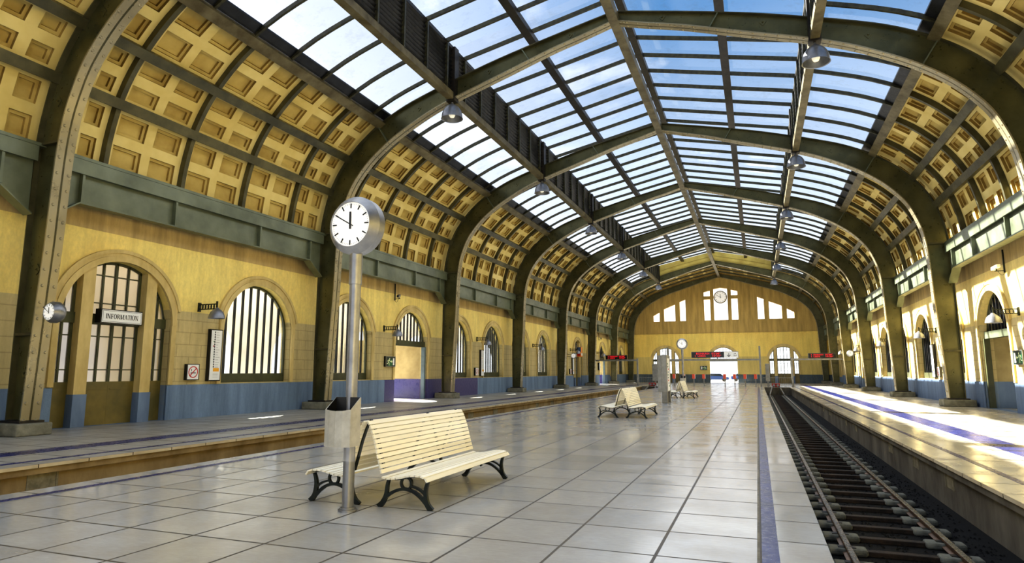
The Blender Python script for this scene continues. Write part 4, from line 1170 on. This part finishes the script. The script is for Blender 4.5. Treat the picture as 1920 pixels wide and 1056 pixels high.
# ------------------------------------------------------------------ concourse: gantries, displays, validators
GY = 81.5
def gantry(x0, x1, posts, label):
    t = thing('sign_gantry', label, 'gantry', (0, GY, 0))
    MB().box(x0, x1, -.07, .07, 3.07, 3.27).build('crossbeam', 'gantry', t)
    for x, h in posts:
        MB().box(x - .1, x + .1, -.1, .1, 0, h).box(x - .16, x + .16, -.16, .16, 0, .03).build('post', 'gantry', t)
    return t
gantry(-14.3, -9.0, ((-9.0, 3.4),), 'grey steel gantry arm over the shaded platform end')
gantry(-5.23, 5.42, ((-5.23, 4.72), (5.42, 4.76)), 'grey steel portal gantry with two tall posts over the concourse')
gantry(8.84, 14.3, ((8.84, 3.4),), 'grey steel gantry arm over the sunlit platform end')
def display(x0, x1, z0, z1, lines, label, dark_end=None):
    t = thing('departure_board', label, 'display', (0, GY - .05, 0))
    xe = dark_end if dark_end else x1
    MB().box(x0, xe, -.12, .12, z0, z1).build('display_case', 'ledblack', t)
    MB().box(x0 - .02, x0, -.125, .12, z0 - .02, z1 + .02).box(x0 - .02, xe, -.125, .12, z1, z1 + .02).build('case_edge', 'silver', t)
    W = xe - x0; H = z1 - z0
    for i, (a, b, c) in enumerate(lines):
        z = z1 - H * (.3 if i == 0 else .7)
        for txt, u, wd in ((a, .1, .03), (b, .19, .36 if len(b) > 5 else .24), (c, .62, .27)):
            lt = text_mesh('led_lettering', txt, H * .42, 'led', t, (x0 + W * u, -.13, z), (PI / 2, 0, 0), ax='LEFT', offset=.004)
            ww = max(v.co.x for v in lt.data.vertices) - min(v.co.x for v in lt.data.vertices)
            lt.scale = (W * wd / ww, 1, 1)
    for x in (x0 + W * .2, xe - W * .2): MB().box(x - .04, x + .04, -.04, .04, 3.27, z0).build('support_bracket', 'gantry', t)
    return t
d = display(-2.36, 1.42, 3.42, 4.12, (('1', 'EDINBURGH', "02'08\""), ('2', 'LEEDS', "10'20\"")), 'wide LED departure board with white arrow panel on the portal gantry', dark_end=None)
MB().box(1.42, 3.03, -.12, .12, 3.4, 4.12).build('arrow_panel', 'white', d); MB().box(1.42, 3.05, -.13, .12, 4.1, 4.14).box(3.01, 3.05, -.13, .12, 3.4, 4.12).build('panel_edge', 'silver', d)
m = MB(); m.box(1.92, 1.99, -.14, -.125, 3.58, 3.95); m.bar((1.955, -.132, 3.53), (1.75, -.132, 3.74), .012, .07, up=(1, 0, -1)); m.bar((1.955, -.132, 3.53), (2.16, -.132, 3.74), .012, .07, up=(1, 0, 1))
m.build('down_arrow', 'greyprint', d)
m = MB()
for a, b in (((2.5, 3.83), (2.8, 3.9)), ((2.65, 3.93), (2.8, 3.9)), ((2.5, 3.66), (2.85, 3.72)), ((2.5, 3.66), (2.62, 3.6)), ((2.72, 3.62), (2.88, 3.7))): m.bar((a[0], -.13, a[1]), (b[0], -.13, b[1]), .01, .035, up=(-(b[1] - a[1]), 0, b[0] - a[0]))
m.build('exchange_arrows', 'greyprint', d)
display(-13.0, -10.25, 3.29, 3.8, (('3', 'EDINBURGH', "02'08\""), ('4', 'LEEDS', "10'20\"")), 'LED departure board over the shaded platform end')
display(10.63, 13.46, 3.29, 3.83, (('5', 'EDINBURGH', "02'08\""), ('6', 'LEEDS', "10'20\"")), 'LED departure board over the sunlit platform end')
v0 = None
plc = ['outermost, behind the poster pillar', 'second, next to the far clock pole', 'third, against the blue wall base', 'fourth, just before the open doorway', 'fifth, inside the bright doorway view', 'sixth, at the doorway view edge', 'seventh, against the blue wall base', 'eighth, closest to the track railing']
for i, x in enumerate((-4.62, -3.47, -2.27, -1.08, 1.35, 2.48, 3.66, 4.84)):
    lab = 'orange ticket validator on a post, ' + plc[i]
    if v0 is None:
        v0 = thing('ticket_validator', lab, 'ticket validator', (x, 82.2, 0), 'orange ticket validators across the concourse')
        MB().box(-.18, .14, -.14, .14, .9, 1.44).build('validator_box', 'orange', v0, bevel=.02)
        MB().box(.14, .17, -.1, .1, .92, 1.42).build('side_plate', 'white', v0)
        MB().box(-.05, .05, -.05, .05, 0, .9).box(-.12, .12, -.12, .12, 0, .02).build('post', 'gantry', v0)
    else: copy_thing(v0, (x, 82.2, 0), label=lab)
def railing(x0, x1, label):
    t = thing('track_end_railing', label, 'railing', (0, 80.3, 0))
    MB().box(x0, x1, -.02, .02, 1.03, 1.08).box(x0, x1, -.015, .015, .12, .15).build('rails', 'gantry', t)
    n = int((x1 - x0) / .22)
    m = MB()
    for i in range(n + 1):
        x = x0 + (x1 - x0) * i / n; m.box(x - .01, x + .01, -.01, .01, .0, 1.05)
    m.build('balusters', 'gantry', t)
railing(5.62, 8.72, 'grey baluster railing across the track end beside the sunlit platform')
railing(-8.8, -5.4, 'grey baluster railing across the track end beside the shaded platform')
def board(x, w, label):
    t = thing('notice_board', label, 'notice board', (x, 82.6, 0))
    MB().box(-w / 2, w / 2, -.1, .1, .6, 2.69).build('board_panel', 'gantry', t, bevel=.02)
    MB().box(-.1, .1, -.06, .06, 0, .6).box(-.2, .2, -.15, .15, 0, .03).build('post', 'gantry', t)
board(6.2, .46, 'slim grey notice board behind the railing, sunlit side')
board(-6.95, .75, 'wide dark grey notice board behind the railing, shaded side')

# ------------------------------------------------------------------ outside at the end
MB().add([(-80, END + .6, -.05), (80, END + .6, -.05), (80, 260, -.05), (-80, 260, -.05)], [(0, 1, 2, 3)]).build('ground_street', 'ground', kind='structure')
def car(x, y, rz, label):
    t = thing('parked_car', label, 'car', (x, y, -.05), 'parked cars outside the end doorway', rz=rz)
    body = [(-2.1, .35), (2.1, .35), (2.15, .8), (1.3, .95), (.7, 1.4), (-1.0, 1.42), (-1.7, 1.0), (-2.15, .9)]
    MB().prism(body, lambda u, v, d: (u, d, v), -.8, .8).build('car_body', 'navy', t, bevel=.06)
    MB().prism([(-1.5, 1.0), (1.15, .98), (.66, 1.33), (-.95, 1.35)], lambda u, v, d: (u, d, v), -.81, .81).build('car_window', 'glass_dark', t)
    for u in (-1.3, 1.3):
        for s in (-1, 1): MB().cyl((u, s * .62, .33), (u, s * .83, .33), .33, n=20).build('wheel', 'black', t)
car(-1.9, 122, .1, 'navy car seen through the doorway, farther over from the exit sign'[:60])
car(2.6, 126, 0, 'navy car seen through the doorway nearest the track side')

# ------------------------------------------------------------------ world, sun, lights
W_ = bpy.data.worlds.new('sky'); S.world = W_; W_.use_nodes = True
t = W_.node_tree; bg = t.nodes['Background']
tc = t.nodes.new('ShaderNodeTexCoord'); sp = t.nodes.new('ShaderNodeSeparateXYZ'); t.links.new(tc.outputs['Generated'], sp.inputs[0])
rp = nd(t, 'ShaderNodeMapRange'); rp.inputs[1].default_value = .0; rp.inputs[2].default_value = .5; t.links.new(sp.outputs[2], rp.inputs[0])
grad = mix(t, rp.outputs[0], (1.5, 1.55, 1.6, 1), (.13, .33, .66, 1))
grad = mix(t, math_(t, 'LESS_THAN', sp.outputs[2], .12), grad, (1.7, 1.72, 1.75, 1))
mp = t.nodes.new('ShaderNodeMapping'); mp.inputs['Scale'].default_value = (1, 1, 2.0); mp.inputs['Location'].default_value = (3.3, 1.2, .4)
t.links.new(tc.outputs['Generated'], mp.inputs['Vector'])
cl = noise(t, mp.outputs[0], 2.6, 7, .55, .5, .64)
# thicker haze towards the side the sun is on
hz = nd(t, 'ShaderNodeMapRange'); hz.inputs[1].default_value = -.1; hz.inputs[2].default_value = -.6; t.links.new(sp.outputs[0], hz.inputs[0])
clf = math_(t, 'MINIMUM', math_(t, 'ADD', math_(t, 'MULTIPLY', cl, .8), math_(t, 'MULTIPLY', hz.outputs[0], .75)), 1.0)
sky = mix(t, clf, grad, (1.25, 1.27, 1.35, 1))
t.links.new(sky, bg.inputs['Color']); bg.inputs['Strength'].default_value = .95

sd = bpy.data.lights.new('sun', 'SUN'); sd.energy = 36; sd.angle = math.radians(.5); sd.color = (1, .965, .88)
so = bpy.data.objects.new('sun', sd); COL.objects.link(so)
dirv = Vector((1, -.33, -.683)).normalized(); so.rotation_euler = dirv.to_track_quat('-Z', 'Y').to_euler()

def area(loc, rot, sx_, sy_, e, col=(1, 1, 1)):
    l = bpy.data.lights.new('fill_lamp', 'AREA'); l.shape = 'RECTANGLE'; l.size = sx_; l.size_y = sy_; l.energy = e; l.color = col
    o = bpy.data.objects.new('fill_lamp', l); COL.objects.link(o); o.location = loc; o.rotation_euler = rot; return o
area((0, 48, 13.9), (0, 0, 0), 12, 110, 4600, (.95, .97, 1))                      # added fill lamp standing in for daylight through the glass
area((0, 48, .6), (PI, 0, 0), 20, 110, 2900, (1, .98, .93))                       # added fill lamp imitating bounce light from the paving
for sx, e in ((-1, 2700), (1, 150)):
    area((sx * 16.6, 48, 6.8), (0, sx * math.radians(-35), 0), .6, 118, e, (.93, .96, 1))  # unseen lamps added to brighten the outer corridors

area((0, 84, 10.5), (math.radians(90), 0, 0), 22, 5, 900, (1, .97, .9))  # unseen lamp added to brighten the end wall

# ------------------------------------------------------------------ camera
cam = bpy.data.cameras.new('camera'); co = bpy.data.objects.new('camera', cam); COL.objects.link(co); S.camera = co
f = 1199.5; yaw = .3634; pitch = .1394
cam.sensor_width = 36; cam.lens = 36 * f / 1920; cam.clip_end = 600; cam.clip_start = .05
Fv = Vector((-math.sin(yaw) * math.cos(pitch), math.cos(yaw) * math.cos(pitch), math.sin(pitch)))
co.location = (2.833 * 1.8, 0, 1.8); co.rotation_euler = Fv.to_track_quat('-Z', 'Y').to_euler()
S.view_settings.view_transform = 'Standard'; S.view_settings.look = 'None'; S.view_settings.exposure = 0; S.view_settings.gamma = 1
try: S.view_settings.look = 'Medium High Contrast'
except Exception: pass
S.cycles.use_denoising = True
S.cycles.max_bounces = 6; S.cycles.transparent_max_bounces = 12; S.cycles.sample_clamp_indirect = 6
S.cycles.caustics_reflective = False; S.cycles.caustics_refractive = False
